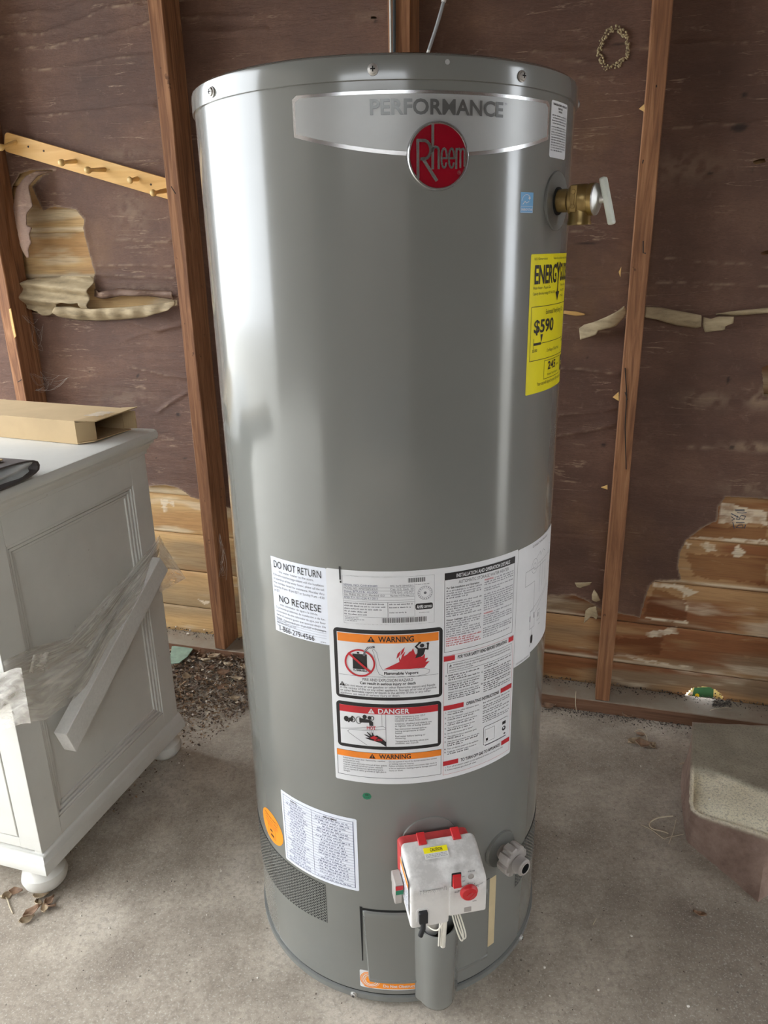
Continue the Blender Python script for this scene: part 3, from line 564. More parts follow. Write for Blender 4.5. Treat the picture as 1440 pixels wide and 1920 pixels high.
    def text(self, s, u0, z, h, u1=None, m=None, l=2, bold=False, align='l', cond=1.0, slope=0.0, rot=False):
        """cap height h, baseline z; stretched to u1 when given, else natural width times cond"""
        global CAPH
        if CAPH is None: CAPH = GL.get('H', False)[0][:, 1].max()
        g = [GL.get(ch, bold) for ch in s]; wid = sum(x[2] for x in g); k = h/CAPH
        kx = (u1-u0)/wid if (u1 is not None and align == 'l') else k*cond
        x = u0-(wid*kx/2 if align == 'c' else (wid*kx if align == 'r' else 0)); mi = self.mi(m or M['black'])
        for v, f, adv in g:
            if len(f):
                self.mb.add([self.P(x+p[0]*kx, z+p[1]*k+slope*(x+p[0]*kx-u0), l) if not rot else self.P(u0-p[1]*k, z+(x-u0)+p[0]*kx, l) for p in v], f, mi)
            x += adv*kx
        return x
    def para(self, lines, u0, u1, ztop, lead, h, m=None, bold=False, cond=.8, l=2):
        z = ztop-lead
        for s in lines:
            if s:
                n = sum(GL.get(ch, bold)[2] for ch in s)*h/.7*cond
                self.text(s, u0, z, h, min(u1, u0+n) if n > (u1-u0) else None, m, l, bold, cond=cond)
            z -= lead
        return z
    def build(self, name, parent): return self.mb.build(name, self.mats, parent)
def label(name, u0, z0, u1, z1, m, rad=.003, l=0, text=None, parent=heater):
    p = Print(); p.rrect(u0, z0, u1, z1, rad, m, l); o = p.build(name, parent)
    if text: o['label'] = text
    return o
def tri_sign(p, u, z, h, mk, mi, l=3):
    p.poly([(u-h*.58, z), (u+h*.58, z), (u, z+h)], mk, l); p.rect(u-h*.06, z+h*.3, u+h*.06, z+h*.68, mi, l+1); p.rect(u-h*.06, z+h*.12, u+h*.06, z+h*.22, mi, l+1)
BK, GY, RD, ORG, WH = M['black'], M['grey_print'], M['red_print'], M['orange_print'], M['label']

# --- name badge and round emblem
ua, ub, um = U(-23.9), U(48.7), U(12.3)
p = Print(); pi_ = Print(); n = 60
def bz(u, ins): return 1.418-.0265*(1-((u-um)/((ub-ua)/2))**2)+ins
for PP, ins, m_, l in ((p, 0, M['chrome'], 0), (pi_, .0036, M['badge'], 1)):
    us = np.linspace(ua+ins, ub-ins, n+1); top = 1.4625-ins
    def zt(u): d = min(u-ua-ins, ub-ins-u); rr = .004; return top-(rr-math.sqrt(max(0, rr*rr-(rr-min(d, rr))**2)))
    vs = [PP.P(u, zz, l) for u in us for zz in (bz(u, ins*1.25), zt(u))]
    PP.mb.add(vs, [(2*i, 2*i+2, 2*i+3, 2*i+1) for i in range(n)], PP.mi(m_), True)
badge = p.build('name_badge', heater); badge['label'] = 'silver name badge with foil border'
pi_.text('PERFORMANCE', U(-4.4), 1.4375, .0155, U(30.4), M['letters'], 4, True); pi_.text('PERFORMANCE', U(-4.4)+.0003, 1.4372, .0155, U(30.4)+.0003, GY, 2, True); pi_.text('TM', U(30.8), 1.4505, .0025, m=GY, cond=.8)  # grey offset copy paints the letters' shadow on the badge
pi_.build('badge_face', badge)
ec = C(12.3, 1.3915, R); ed, et = radial(12.3); er = .0385
em = MB().lathe([(er, -.002), (er, .004), (er-.0012, .0056), (er-.0030, .0056), (er-.0036, .0044)], 72, ec, ed).build('emblem', M['chrome'], heater); em['label'] = 'round red emblem with silver rim'
MB().lathe([(er-.0034, .0040), (er*.5, .0048), (.0001, .005)], 72, ec, ed).build('emblem_face', M['emblem'], em)
p = Print(x=(ec+ed*.0048, et, np.array([0, 0, 1.]), ed)); ch = M['chrome']; q = er/.0385
p.line([(-.0258, .0165), (-.0258, -.0235)], .0036, ch, 2)                          # stem of the R
bow = [(-.0258, .0168), (-.0185, .0168)]+[(-.0185+.0085*math.sin(a), .0068+.0100*math.cos(a)) for a in np.linspace(.2, math.pi-.2, 9)]+[(-.0185, -.0032), (-.0215, -.0032)]
p.line(bow, .0034, ch, 2); p.line([(-.0195, -.0030), (-.0030, -.0262)], .0040, ch, 2)
p.line([(-.0074, .0330), (-.0074, -.0132)], .0034, ch, 2)                           # tall stroke of the h
p.line([(-.0074, .0055)]+[(-.0037+.0037*math.cos(a), .0060+.0040*math.sin(a)) for a in np.linspace(math.pi*.9, 0, 6)]+[(.0, -.0132)], .0028, ch, 2)
for k, x0 in enumerate((.0034, .0128)):
    cx = x0+.0034; p.line([(x0, -.0022), (x0+.0068, -.0022)]+[(cx+.0034*math.cos(a), -.0022+(.0105 if math.sin(a) > 0 else .0105)*math.sin(a)) for a in np.linspace(0, math.pi*1.82, 16)], .0024, ch, 2)
p.line([(.0222, .0080), (.0222, -.0132)], .0026, ch, 2)
for x0 in (.0222, .0274): p.line([(x0, .0050), (x0+.0012, .0075), (x0+.0034, .0082), (x0+.0050, .0062), (x0+.0052, -.0120 if x0 < .025 else -.0105)], .0024, ch, 2)
p.text('R', .0250, -.0190, .0022, m=ch); p.ring(.0258, -.0180, .0022, .0022, .0003, ch, 2, 16)
p.build('emblem_lettering', em)

# --- small labels at the top right
t = label('relief_valve_label', U(49.7), 1.398, U(60.8), 1.4655, WH, .0035, text='narrow white text label')
p = Print(); u0, u1 = U(50.3), U(60.2); p.text('TEMPERATURE - PRESSURE', u0+.001, 1.4600, .0024, u1-.001, BK, 1, True); p.text('RELIEF VALVE', (u0+u1)/2, 1.4560, .0024, None, BK, 1, True, 'c', .7); p.text('WARNING', (u0+u1)/2, 1.4525, .0022, None, BK, 1, True, 'c', .8)
def greek(p, u0, u1, z, h, m=GY, full=True, l=1, seed=0):
    r = random.Random(seed+int(z*1e5)); u = u0; end = u1 if full else u0+(u1-u0)*r.uniform(.45, .95)
    while u < end-h*.8:
        w = min(h*r.uniform(1.0, 4.0), end-u); x = u
        while x < u+w-h*.3:
            a = h*r.uniform(.30, .5); p.rect(x, z+h*r.choice((0, 0, 0, .12)), min(x+a, u+w), z+h*r.choice((.72, .72, 1.0)), m, l); x += a+h*.22
        u += w+h*.6
for k in range(4): greek(p, u0+.002*(k % 2), u1-.002*(k % 2), 1.4475-.0031*k, .0017, BK, seed=1)
for k in range(10): greek(p, u0, u1, 1.4340-.0031*k, .0017, BK, k < 9, seed=2)
p.build('print', t)
t = label('efficiency_label', U(37.65), 1.3285, U(42.85), 1.3535, M['blue'], .0005, text='small blue square sticker')
p = Print(); uc = U(40.2); p.ring(uc-.001, 1.3415, .0095, .0095, .0006, WH, 1, 24, 30, 170); p.poly([(uc+.0045+.0028*(1 if i % 2 else .42)*math.cos(math.pi/2+i*math.pi/5), 1.3465+.0028*(1 if i % 2 else .42)*math.sin(math.pi/2+i*math.pi/5)) for i in range(10)], WH, 1)
p.line([(uc-.008, 1.3390), (uc-.004, 1.3425), (uc-.001, 1.3405), (uc+.004, 1.3425)], .0009, WH, 1); p.text('ENERGY STAR', U(38), 1.3312, .0026, U(42.5), WH, 1, True); p.frame_(U(37.8), 1.3290, U(42.7), 1.3365, .0003, WH, 1); p.build('print', t)

# --- yellow energy label
y0, y1, ul, ur = 1.086, 1.277, U(43), U(71.7); wy = ur-ul
t = label('energy_guide_label', ul, y0, ur, y1, M['yellow'], .002, text='tall yellow energy cost label with black print')
p = Print(); X_ = lambda f: ul+wy*f
p.text('U.S. Government', X_(.05), 1.2695, .0030, X_(.30), BK); p.text('Federal law prohibits removal of this label', X_(.44), 1.2695, .0030, X_(.97), BK)
p.text('ENERG', X_(.06), 1.2385, .0235, X_(.55), BK, 2, True); p.text('GUIDE', X_(.66), 1.2400, .0225, X_(.97), BK, 2, True)
p.line([(X_(.56), 1.2630), (X_(.605), 1.2520), (X_(.65), 1.2630)], .0050, BK); p.line([(X_(.605), 1.2520), (X_(.605), 1.2230)], .0036, BK); p.poly([(X_(.545), 1.2250), (X_(.665), 1.2250), (X_(.605), 1.2120)], BK)
p.text('Water Heater - Propane Gas', X_(.05), 1.2310, .0036, X_(.40), BK); p.text('Capacity (first hour rating): 87 GALLONS', X_(.05), 1.2235, .0036, X_(.52), BK)
for k, s in enumerate(('Rheem Sales', 'Model XP50T', 'LP Gas')): p.text(s, X_(.70), 1.2320-.0075*k, .0034, X_(.92-.05*k), BK)
p.frame_(X_(.04), 1.1330, X_(.965), 1.2080, .0008, BK); p.text('Estimated Yearly Energy Cost', X_(.32), 1.1960, .0065, X_(.86), BK)
p.text('$590', X_(.09), 1.1720, .0170, X_(.53), BK, 2, True); p.rect(X_(.10), 1.1560, X_(.92), 1.1568, BK); p.rect(X_(.10), 1.1545, X_(.245), 1.1580, BK); p.rect(X_(.10), 1.1500, X_(.105), 1.1640, BK); p.poly([(X_(.225), 1.1690), (X_(.275), 1.1690), (X_(.25), 1.1580)], BK)
p.text('$580', X_(.08), 1.1455, .0038, X_(.17), BK); p.text('$740', X_(.88), 1.1500, .0038, X_(.95), BK); p.text('Cost Range of Similar Models', X_(.38), 1.1420, .0046, X_(.76), BK)
p.frame_(X_(.34), 1.1030, X_(.84), 1.1300, .0007, BK); p.text('245', X_(.43), 1.1160, .0110, X_(.67), BK, 2, True); p.text('gallons', X_(.70), 1.1180, .0032, X_(.80), BK); p.text('Estimated Yearly Energy Use', X_(.42), 1.1075, .0032, X_(.76), BK)
p.rect(X_(.895), 1.1060, X_(.985), 1.1290, BK); p.text('E', X_(.905), 1.1140, .006, X_(.96), M['yellow'], 3, True)
p.text('Your cost will depend on your utility rates and use.', X_(.20), 1.0975-.0015, .0052, X_(.96), BK)
p.build('print', t)

# --- DO NOT RETURN label
u0, u1 = U(-42), U(-20.9); w = u1-u0
t = label('return_notice_label', u0, .7235, u1, .850, M['label2'], .0008, text='bluish white notice label left of the large label')
p = Print(); Xd = lambda f: u0+w*f
p.text('DO NOT RETURN', Xd(.055), .8330, .0115, Xd(.93), BK)
L1 = ['this water heater to the store.', 'If you are experiencing problems with the installation', 'or operation of this water heater, please call the toll', 'free number listed for assistance. Monday thru', 'Saturday 8 am - 8 pm EST or Sunday 9 am - 4:30', 'pm EST.']
L2 = ['este calentador de agua a la tienda.', 'Si presenta problemas de instalacion o de fun-', 'cionamiento de este calentador de agua, por favor', 'llame al numero gratis que aparece abajo. De', 'Lunes a Sabado de 8 am - 8 pm EST o Domingos', 'de 9 am - 4:30 pm EST.']
for k, s in enumerate(L1): p.text(s, Xd(.16 if k == 0 else .035), .8262-.0066*k, .0036, Xd(.80 if k == 0 else (.96 if k < 5 else .16)), GY)
p.text('NO REGRESE', Xd(.12), .7770, .0115, Xd(.90), BK)
for k, s in enumerate(L2): p.text(s, Xd(.14 if k == 0 else .05), .7708-.0064*k, .0034, Xd(.84 if k == 0 else (.96 if k < 5 else .45)), GY)
for k, s in enumerate(('Model #', 'Serial number', 'Date installed', 'Plumber and telephone')): z = .7502-.0042*k; p.text(s, Xd(.04), z-.0035, .0024, Xd((.16, .25, .25, .33)[k]), GY); p.rect(Xd((.18, .27, .27, .35)[k]), z-.0037, Xd(.96), z-.0034, GY)
p.text('1-866-279-4566', Xd(.075), .7262, .0088, Xd(.76), BK); p.text('AP18910', Xd(.86), .7260, .0020, Xd(.95), GY); p.build('print', t)

# --- big instruction label
u0, u1 = U(-20.9), U(42.8)
t = label('instruction_label', u0, .482, u1, .851, WH, .003, text='large white warning and instruction label')
p = Print()
a, b = U(-15.75), U(11.8); p.rect(a, .7655, b, .8425, M['label'], 1)
q = Print(); q.frame_(a, .7655, b, .8425, .0003, GY, 1)
for i in range(24): q.rect(U(3.9)+i*.00105, .8330, U(3.9)+i*.00105+(.0003, .0006, .0008)[(i*7) % 3], .8398, BK, 2)
for i in range(40): q.rect(U(-4.0)+i*.00165, .7690, U(-4.0)+i*.00165+(.0005, .0010, .0008, .0011)[(i*7) % 4], .7770, BK, 2)
for k, (s, s2) in enumerate((('SERIAL NO. Q101424682', 'MFG. DATE 20MAR2015'), ('MODEL NO. XP50T06PV42U0', 'Cap. U.S. Gals. 50'), ('Input BTU/Hr 42,000', 'TYPE GAS  LIQ-PET'), ('Gas PRESS. IN. W.C. Manifold 10.0', 'Max Inlet 14.0 Min Inlet 11.0'), ('ANSI Z21.10.1-CSA 4.1-2013', ''))):
    z = .8265-.0050*k; q.text(s, a+.0015, z, .0031, a+(.052 if k != 3 else .062), M['dblue'] if k % 2 == 0 else GY); 
    if s2: q.text(s2, a+.070, z, .0031, a+.104, GY)
    q.rect(a+.001, z-.0011, a+.105, z-.0008, GY, 2)
q.rect(a+.1055, .7790, a+.1058, .8310, GY, 2); q.rect(a+.066, .7780, a+.0665, .8020, BK, 2); q.rect(a+.001, .8020, a+.105, .8023, GY, 2); q.rect(a+.001, .7775, a+.105, .7778, GY, 2)
for k in range(5): greek(q, a+.0015, a+.063, .7980-.0045*k, .0022, GY, k < 2, 2, 5)
for k in range(3): greek(q, a+.0685, a+.104, .7980-.0052*k-(.003 if k == 2 else 0), .0020, GY, False, 2, 6)
for k in range(3): greek(q, a+.002, a+.034, .7748-.0026*k, .0014, GY, False, 2, 7)
q.ring(a+.121, .8150, .0110, .0110, .0004, GY, 2); q.ring(a+.121, .8150, .0075, .0075, .0003, GY, 2); q.disc(a+.121, .8150, .0022, .0022, GY, 2)
for i in range(18):
    an = 2*math.pi*i/18; q.disc(a+.121+.0093*math.cos(an), .8150+.0093*math.sin(an), .0008, .0008, GY, 2, 6)
greek(q, a+.107, a+.128, .8285, .0014, GY, True, 2, 8); q.rrect(a+.1065, .7885, b-.0022, .7985, .003, BK, 2); q.text('AHRI', a+.1085, .7908, .0052, a+.118, WH, 3, True); q.text('CERTIFIED', a+.1190, .7912, .0036, b-.0035, WH, 3, True); greek(q, a+.112, a+.128, .7830, .0012, GY, True, 2, 9)
q.rect(U(-16.6), .8350, U(-16.1), .8560, BK, 3); q.rect(U(-16.5), .8300, U(-16.0), .8335, BK, 3)
q.build('rating_plate', t)
# warning panel
a, b = U(-19.35), U(14.5); p.rrect(a, .6365, b, .7565, .007, BK, 1); p.rect(a+.0055, .6420, b-.0055, .7500, WH, 2); p.rect(a+.0065, .7350, b-.0065, .7490, ORG, 3)
tri_sign(p, a+.058, .7370, .0098, BK, ORG, 4); p.text('WARNING', a+.069, .7375, .0088, a+.122, BK, 4, True)
cu, cz = a+.040, .7005; p.rect(cu-.011, cz-.015, cu+.011, cz+.015, BK, 3); p.rect(cu-.004, cz+.0155, cu-.0005, cz+.0185, BK, 3); p.line([(cu+.007, cz+.014), (cu+.0085, cz+.021), (cu+.013, cz+.0265), (cu+.022, cz+.0285)], .0034, GY, 5)
for i in range(7): p.line([(cu+.008+.002*i, cz+.021+.0011*i), (cu+.006+.002*i, cz+.0235+.0011*i)], .0006, WH, 6)
p.rect(cu-.011, cz-.0145, cu+.011, cz-.0105, WH, 4); p.text('FLAMMABLE', cu-.0105, cz-.0140, .0032, cu+.0105, BK, 5, True)
p.ring(cu, cz, .0235, .0235, .0028, RD, 5); p.line([(cu-.0165, cz+.0150), (cu+.0165, cz-.0150)], .0034, RD, 5)
fl = [(a+.076, .6915), (a+.0995, .7040), (a+.0985, .7130), (a+.1015, .7075), (a+.1035, .7155), (a+.1085, .7215), (a+.1060, .7130), (a+.1110, .7160), (a+.1150, .7205), (a+.1180, .7215), (a+.1200, .7260), (a+.1235, .7150), (a+.1300, .7170), (a+.1330, .7100), (a+.1380, .7150), (a+.1375, .7070), (a+.1430, .7080), (a+.1385, .7010), (a+.1450, .7020), (a+.1400, .6960), (a+.1370, .6915)]
p.poly(fl, RD, 4)
for x, z in ((.098, .7190), (.104, .7245), (.133, .7220)): p.poly([(a+x-.003, z-.010), (a+x+.0015, z-.005), (a+x+.004, z+.004), (a+x-.001, z-.001)], RD, 4)
mx, mz = a+.1335, .7240; p.disc(mx, mz+.0055, .0036, .0034, BK, 5, 14); p.poly([(mx-.0068, mz+.0015), (mx+.0055, mz+.0010), (mx+.0025, mz-.0100), (mx-.0010, mz-.0125), (mx-.0105, mz-.0150), (mx-.0070, mz-.0060)], BK, 5)
p.line([(mx-.0055, mz), (mx-.0095, mz+.0045), (mx-.0045, mz+.0095)], .0026, BK, 5); p.line([(mx+.0045, mz), (mx+.0085, mz-.001), (mx+.0090, mz+.0065)], .0026, BK, 5); p.disc(mx-.0035, mz+.0105, .0024, .0018, BK, 5, 8); p.disc(mx+.0088, mz+.0080, .0022, .0020, BK, 5, 8)
cl = [(a+.062, .7290-.004), (a+.066, .7200), (a+.068, .7090), (a+.070, .6990), (a+.0745, .6900)]+[(a+.078+.0075*i, .6900+.0012*(i % 2)) for i in range(9)]+[(a+.1450, .6870), (a+.1440, .6820), (a+.1390, .6800)]+[(a+.132-.0075*i, .6790-.0012*(i % 2)) for i in range(8)]+[(a+.0690, .6830), (a+.0655, .6920), (a+.0640, .7050), (a+.0625, .7150), (a+.0595, .7240)]
p.line(cl, .0005, GY, 4, True); p.text('Flammable Vapors', a+.0760, .6822, .0046, a+.1280, BK, 4, True)
p.rect(a+.0065, .6775, b-.0065, .6779, BK, 3); p.text('FIRE AND EXPLOSION HAZARD', a+.0430, .6700, .0048, a+.1200, BK, 3); p.text('Can result in serious injury or death', a+.0390, .6640, .0044, a+.1240, BK, 3, True)
tri_sign(p, a+.0110, .6580, .0078, BK, WH, 4)
for k, (s, f) in enumerate((('Do not store or use gasoline or other flammable vapors and liquids', .154), ('in the vicinity of this or any other appliance. Storage of or use of gasoline', .156), ('or other flammable vapors or liquids in the vicinity of this or any other', .147), ('appliance can result in serious injury or death.', .100))): p.text(s, a+(.016 if k == 0 else .0075), .6582-.0048*k, .0037, a+f, BK, 3)
# danger panel
a, b = U(-19.5), U(14.2); p.rrect(a, .5470, b, .6300, .007, BK, 1); p.rect(a+.0055, .5530, b-.0055, .6240, WH, 2); p.rect(a+.0055, .6120, b-.0055, .6240, RD, 3)
tri_sign(p, a+.056, .6133, .0088, WH, RD, 4); p.text('DANGER', a+.066, .6138, .0080, a+.114, WH, 4, True)
p.disc(a+.016, .5990, .0042, .0052, BK, 3, 16); p.disc(a+.0235, .5990, .0042, .0036, BK, 3, 6); p.ring(a+.0265, .5990, .0042, .0050, .0014, BK, 3, 16); p.line([(a+.0195, .5940), (a+.0260, .6045)], .0026, BK, 3)
p.ring(a+.036, .5990, .0050, .0066, .0010, BK, 3, 20); p.poly([(a+.0365, .6035), (a+.054, .6015), (a+.0585, .5975), (a+.0585, .5905), (a+.0525, .5905), (a+.0520, .5960), (a+.0370, .5950)], BK, 3); p.disc(a+.0455, .6060, .0036, .0040, BK, 3, 14); p.disc(a+.0530, .6050, .0034, .0034, BK, 3, 6); p.ring(a+.0570, .6045, .0032, .0042, .0013, BK, 3, 16)
p.line([(a+.006, .5800), (a+.050, .5870), (a+.074, .5905), (a+.078, .5870)], .0005, BK, 3); p.line([(a+.078, .6120), (a+.078, .5530)], .0006, BK, 3); p.line([(a+.072, .6120), (a+.072, .5900)], .0004, BK, 3); p.line([(a+.078, .5850), (a+.020, .5795), (a+.0175, .5770), (a+.0195, .5740), (a+.048, .5545)], .0005, BK, 3)
p.text('HOT', a+.0480, .5840, .0058, a+.0625, RD, 4, True)
p.poly([(a+.0450, .5680), (a+.0520, .5690), (a+.0440, .5735), (a+.0450, .5745), (a+.0530, .5715), (a+.0480, .5785), (a+.0492, .5792), (a+.0560, .5730), (a+.0555, .5790), (a+.0570, .5790), (a+.0600, .5720), (a+.0640, .5740), (a+.0720, .5680), (a+.0780, .5620), (a+.0780, .5535), (a+.0690, .5600), (a+.0600, .5630), (a+.0520, .5650)], BK, 4); p.poly([(a+.0530, .5690), (a+.0590, .5730), (a+.0650, .5700), (a+.0620, .5670), (a+.0560, .5670)], RD, 5); p.text('BURN', a+.0590, .5640, .0040, a+.0720, RD, 6, True)
for x in (.0530, .0555, .0578): p.line([(a+x, .5830), (a+x+.0006, .5745)], .0005, GY, 4)
for k, s in enumerate(('Water temperature over 125 F', 'can cause severe burns', 'instantly or death from scalds.', 'Children, disabled and elderly are', 'at highest risk of being scalded.', 'See instruction manual before', 'setting temperature at water', 'heater.', 'Feel water before bathing or', 'showering.', 'Temperature limiting valves are', 'available, see manual.')):
    p.text(s, a+.0920, .6068-.0037*k-(.0020*((k > 2)+(k > 4)+(k > 7)+(k > 9))), .0029, a+.0920+.00168*len(s)*1.0, BK, 3)
# lower warning panel
a, b = U(-20.0), U(14.3); p.frame_(a, .4930, b, .5405, .0006, BK, 1); p.rect(a+.0003, .5290, b-.0003, .5402, ORG, 2); tri_sign(p, a+.058, .5303, .0088, BK, ORG, 3); p.text('WARNING', a+.069, .5308, .0078, a+.119, BK, 3, True)
for k, s in enumerate(('Sealed burner access door: Removed by a qualified', 'service person only.', 'If burner access doors are removed all door gaskets', 'must be replaced and all fuel tamper resistant', 'screws and two locking nuts tightened properly.', 'Do not operate if rubber grommet or sight glass is', 'damaged.')): p.text(s, a+.010, .5245-.0041*k, .0027, a+.010+.00139*len(s), BK, 2)
for k, s in enumerate(('Do not operate if any of the burner access door screws', 'or locking nuts are missing.', 'Failure to follow the above instructions may result in', 'a fire or explosion, causing property damage, personal', 'injury or death.')): p.text(s, a+.084, .5240-.0042*k, .0027, a+.084+.00141*len(s), BK, 2)
# right column: installation details and operating instructions
a, b = U(15.0), U(41.2); p.frame_(a, .7120, b, .8420, .0006, BK, 1); p.rect(a, .8310, b, .8420, BK, 2); p.text('INSTALLATION AND OPERATION DETAILS', a+.018, .8335, .0055, b-.012, WH, 3, True); p.text('AUTOMATIC STORAGE WATER HEATER', a+.022, .8230, .0050, b-.014, BK, 2)
def col(u0, u1, z0, n, lead, h, m=BK, seed=0, head=None):
    z = z0
    for k in range(n):
        if head and k in head: p.text(head[k][0], u0, z, h*1.15, u0+(u1-u0)*head[k][1], head[k][2], 2, True); greek(p, u0+(u1-u0)*(head[k][1]+.03), u1, z, h, m, True, 2, seed+k)
        elif head and -k in head and k: pass
        else: greek(p, u0, u1, z, h, m, (k*5+seed) % 4 != 0, 2, seed+k)
        z -= lead
    return z
mdl = (a+b)/2+.001
p.text('For Safe Installation and Operation:', a+.003, .8165, .0030, mdl-.008, BK, 2, True)
z = col(a+.003, mdl-.003, .8120, 4, .0038, .0023, GY, 1); z = col(a+.003, mdl-.003, z-.003, 7, .0038, .0023, GY, 11); z = col(a+.003, mdl-.003, z-.003, 8, .0038, .0023, GY, 21, {0: ('Water Leakage:', .45, BK)}); z = col(a+.003, mdl-.003, z-.0005, 4, .0038, .0023, RD, 31, {0: ('CAUTION:', .30, RD)})
z = col(mdl+.001, b-.003, .8180, 3, .0037, .0022, GY, 41, {0: ('WARNING:', .30, RD)}); z = col(mdl+.001, b-.003, z-.0025, 2, .0037, .0022, GY, 51); z = col(mdl+.001, b-.003, z-.0025, 8, .0037, .0022, GY, 61); z = col(mdl+.001, b-.003, z-.0025, 6, .0037, .0022, GY, 71, {0: ('WARNING:', .30, RD)}); z = col(mdl+.001, b-.003, z-.0025, 3, .0037, .0022, GY, 81); z = col(mdl+.001, b-.008, z-.0005, 2, .0037, .0020, GY, 84)
a, b = U(14.9), U(42.0); p.frame_(a, .4900, b, .7060, .0004, RD, 1)
def band(z, s, la, lb): p.rect(a, z, a+la, z+.0085, RD, 2); p.rect(b-lb, z, b, z+.0085, RD, 2); p.text(s, a+la+.0045, z+.0012, .0055, b-lb-.004, BK, 2, True)
band(.6965, 'FOR YOUR SAFETY READ BEFORE OPERATING', .018, .012); band(.6100, 'OPERATING INSTRUCTIONS', .034, .026); band(.5075, 'TO TURN OFF GAS TO APPLIANCE', .026, .020)
p.frame_(a+.006, .6755, b-.004, .6925, .0005, BK, 1); tri_sign(p, a+.011, .6865, .0038, BK, WH, 2)
for k, s in enumerate(('WARNING: If you do not follow these instructions and use the Use & Care', 'Manual instructions exactly, a fire or explosion may result causing property damage,', 'personal injury or loss of life.')): p.text(s, a+(.0150 if k == 0 else .0080), .6870-.0042*k, .0028, (b-.008, b-.007, a+.050)[k], BK, 2)
mdl = (a+b)/2+.0
def item(ch, u, z): p.text(ch, u-.0050, z, .0026, m=BK, bold=True)
item('A.', a+.0075, .6700); z = col(a+.0075, mdl-.004, .6700, 3, .0038, .0023, BK, 91); item('B.', a+.0075, z-.002); p.text('BEFORE PUTTING THIS APPLIANCE INTO', a+.0075, z-.002, .0026, mdl-.004, BK, 2); z = col(a+.0075, mdl-.004, z-.0058, 3, .0038, .0023, BK, 95); p.text('WHAT TO DO IF YOU SMELL GAS', a+.0075, z-.002, .0026, mdl-.006, BK, 2); z = col(a+.0075, mdl-.003, z-.0058, 3, .0036, .0022, BK, 99)
z = col(mdl+.004, b-.004, .6710, 2, .0038, .0023, BK, 103); item('C.', mdl+.004, z-.002); z = col(mdl+.004, b-.004, z-.002, 5, .0038, .0023, BK, 107); item('D.', mdl+.004, z-.002); z = col(mdl+.004, b-.004, z-.002, 5, .0038, .0023, BK, 114)
z = .6045
for k, (s, n_) in enumerate((('STOP! Read the safety information above', 1), ('Slide the "ON/OFF" switch located on the', 1), ('Toggle the "ON/OFF" switch located on', 1), ('Turn off all electric power to the', 1), ('Set the thermostat dial to "LOW"', 0), ('This appliance has an automatic spark', 1), ('Wait five (5) minutes to clear out any gas.', 2), ('Turn on electric power to the appliance.', 0), ('Toggle the "ON/OFF" switch located on', 1))):
    item(str(k+1)+'.', a+.0070, z); p.text(s, a+.0070, z, .0026, min(mdl-.002, a+.0070+.00140*len(s)), BK, 2); z -= .0037
    for j in range(n_): greek(p, a+.0070, mdl-.004, z, .0022, BK, j < n_-1, 2, 120+k*3+j); z -= .0037
    z -= .0022
z = .6045
for k, n_ in enumerate((1, 2, 2, 4)):
    z = col(mdl+.004, b-.004, z, n_, .0037, .0022, BK, 150+k*7); z -= .0022
p.rrect(mdl+.006, .5245, b-.006, .5600, .003, BK, 2); p.rrect(mdl+.0065, .5250, b-.0065, .5595, .0028, WH, 3); p.frame_(mdl+.009, .5300, mdl+.029, .5540, .0004, BK, 4); p.rect(mdl+.011, .5320, mdl+.0155, .5370, BK, 4); p.disc(b-.016, .5400, .0045, .0045, BK, 4, 14); p.rect(b-.020, .5480, b-.012, .5540, BK, 4); p.rect(b-.016, .5280, b-.012, .5310, BK, 4); p.disc(b-.0168, .5415, .0018, .0018, WH, 5, 8); p.rect(mdl+.010, .5225, b-.010, .5245, GY, 2)
for k, s in enumerate(('1. Turn off all electric power to the appliance if service is to be performed.', '2. Close manual gas shut-off valve.')): p.text(s, a+.003, .5025-.0052*k, .0028, (b-.016, a+.060)[k], BK, 2)
p.build('print', t)

# --- connection diagram, parts table and other stickers
t = label('diagram_label', U(42.9), .651, U(71.9), .849, WH, .003, text='white label with a line drawing, right of the large label')
p = Print(); Xc = lambda f: U(42.9)+(U(71.9)-U(42.9))*f
p.text('CONNECTION DIAGRAM', Xc(.28), .8405, .0034, Xc(.72), BK)
def pl(pts, w=.0005): p.line([(Xc(x), z) for x, z in pts], w, GY, 1)
p.ring(Xc(.36), .8060, .0105, .0125, .0005, GY, 1, 30); p.ring(Xc(.36), .8060, .0045, .0055, .0005, GY, 1, 20); p.ring(Xc(.86), .8120, .0075, .0095, .0004, GY, 1, 24)
pl([(.40, .8180), (.50, .8250), (.52, .8180), (.60, .8240), (.66, .8180)]); pl([(.36, .8040), (.16, .8040), (.16, .7790), (.38, .7790), (.38, .7280), (.30, .7280), (.30, .6960), (.42, .6960), (.42, .7160)]); pl([(.45, .8060), (.80, .8060), (.92, .8060)]); pl([(.52, .8040), (.52, .7520)]); pl([(.60, .8040), (.60, .7580)]); pl([(.36, .8000), (.70, .8000), (.70, .7650)]); pl([(.30, .7280), (.62, .7420), (.84, .7540)]); pl([(.42, .7200), (.64, .7380), (.86, .7480)]); pl([(.50, .7000), (.50, .7180), (.58, .7180), (.58, .7000), (.50, .7000)]); pl([(.36, .6960), (.36, .6780)])
for x, z, hh in ((.30, .7100, .010), (.40, .7120, .010), (.53, .7060, .008)): p.rect(Xc(x)-.0012, z, Xc(x)+.0012, z+hh, GY, 1)
p.rrect(Xc(.36)-.0040, .6680, Xc(.36)+.0040, .6830, .0035, BK, 2); p.line([(Xc(.34), .6680), (Xc(.32), .6640)], .001, BK, 1); p.line([(Xc(.38), .6680), (Xc(.39), .6640)], .001, BK, 1)
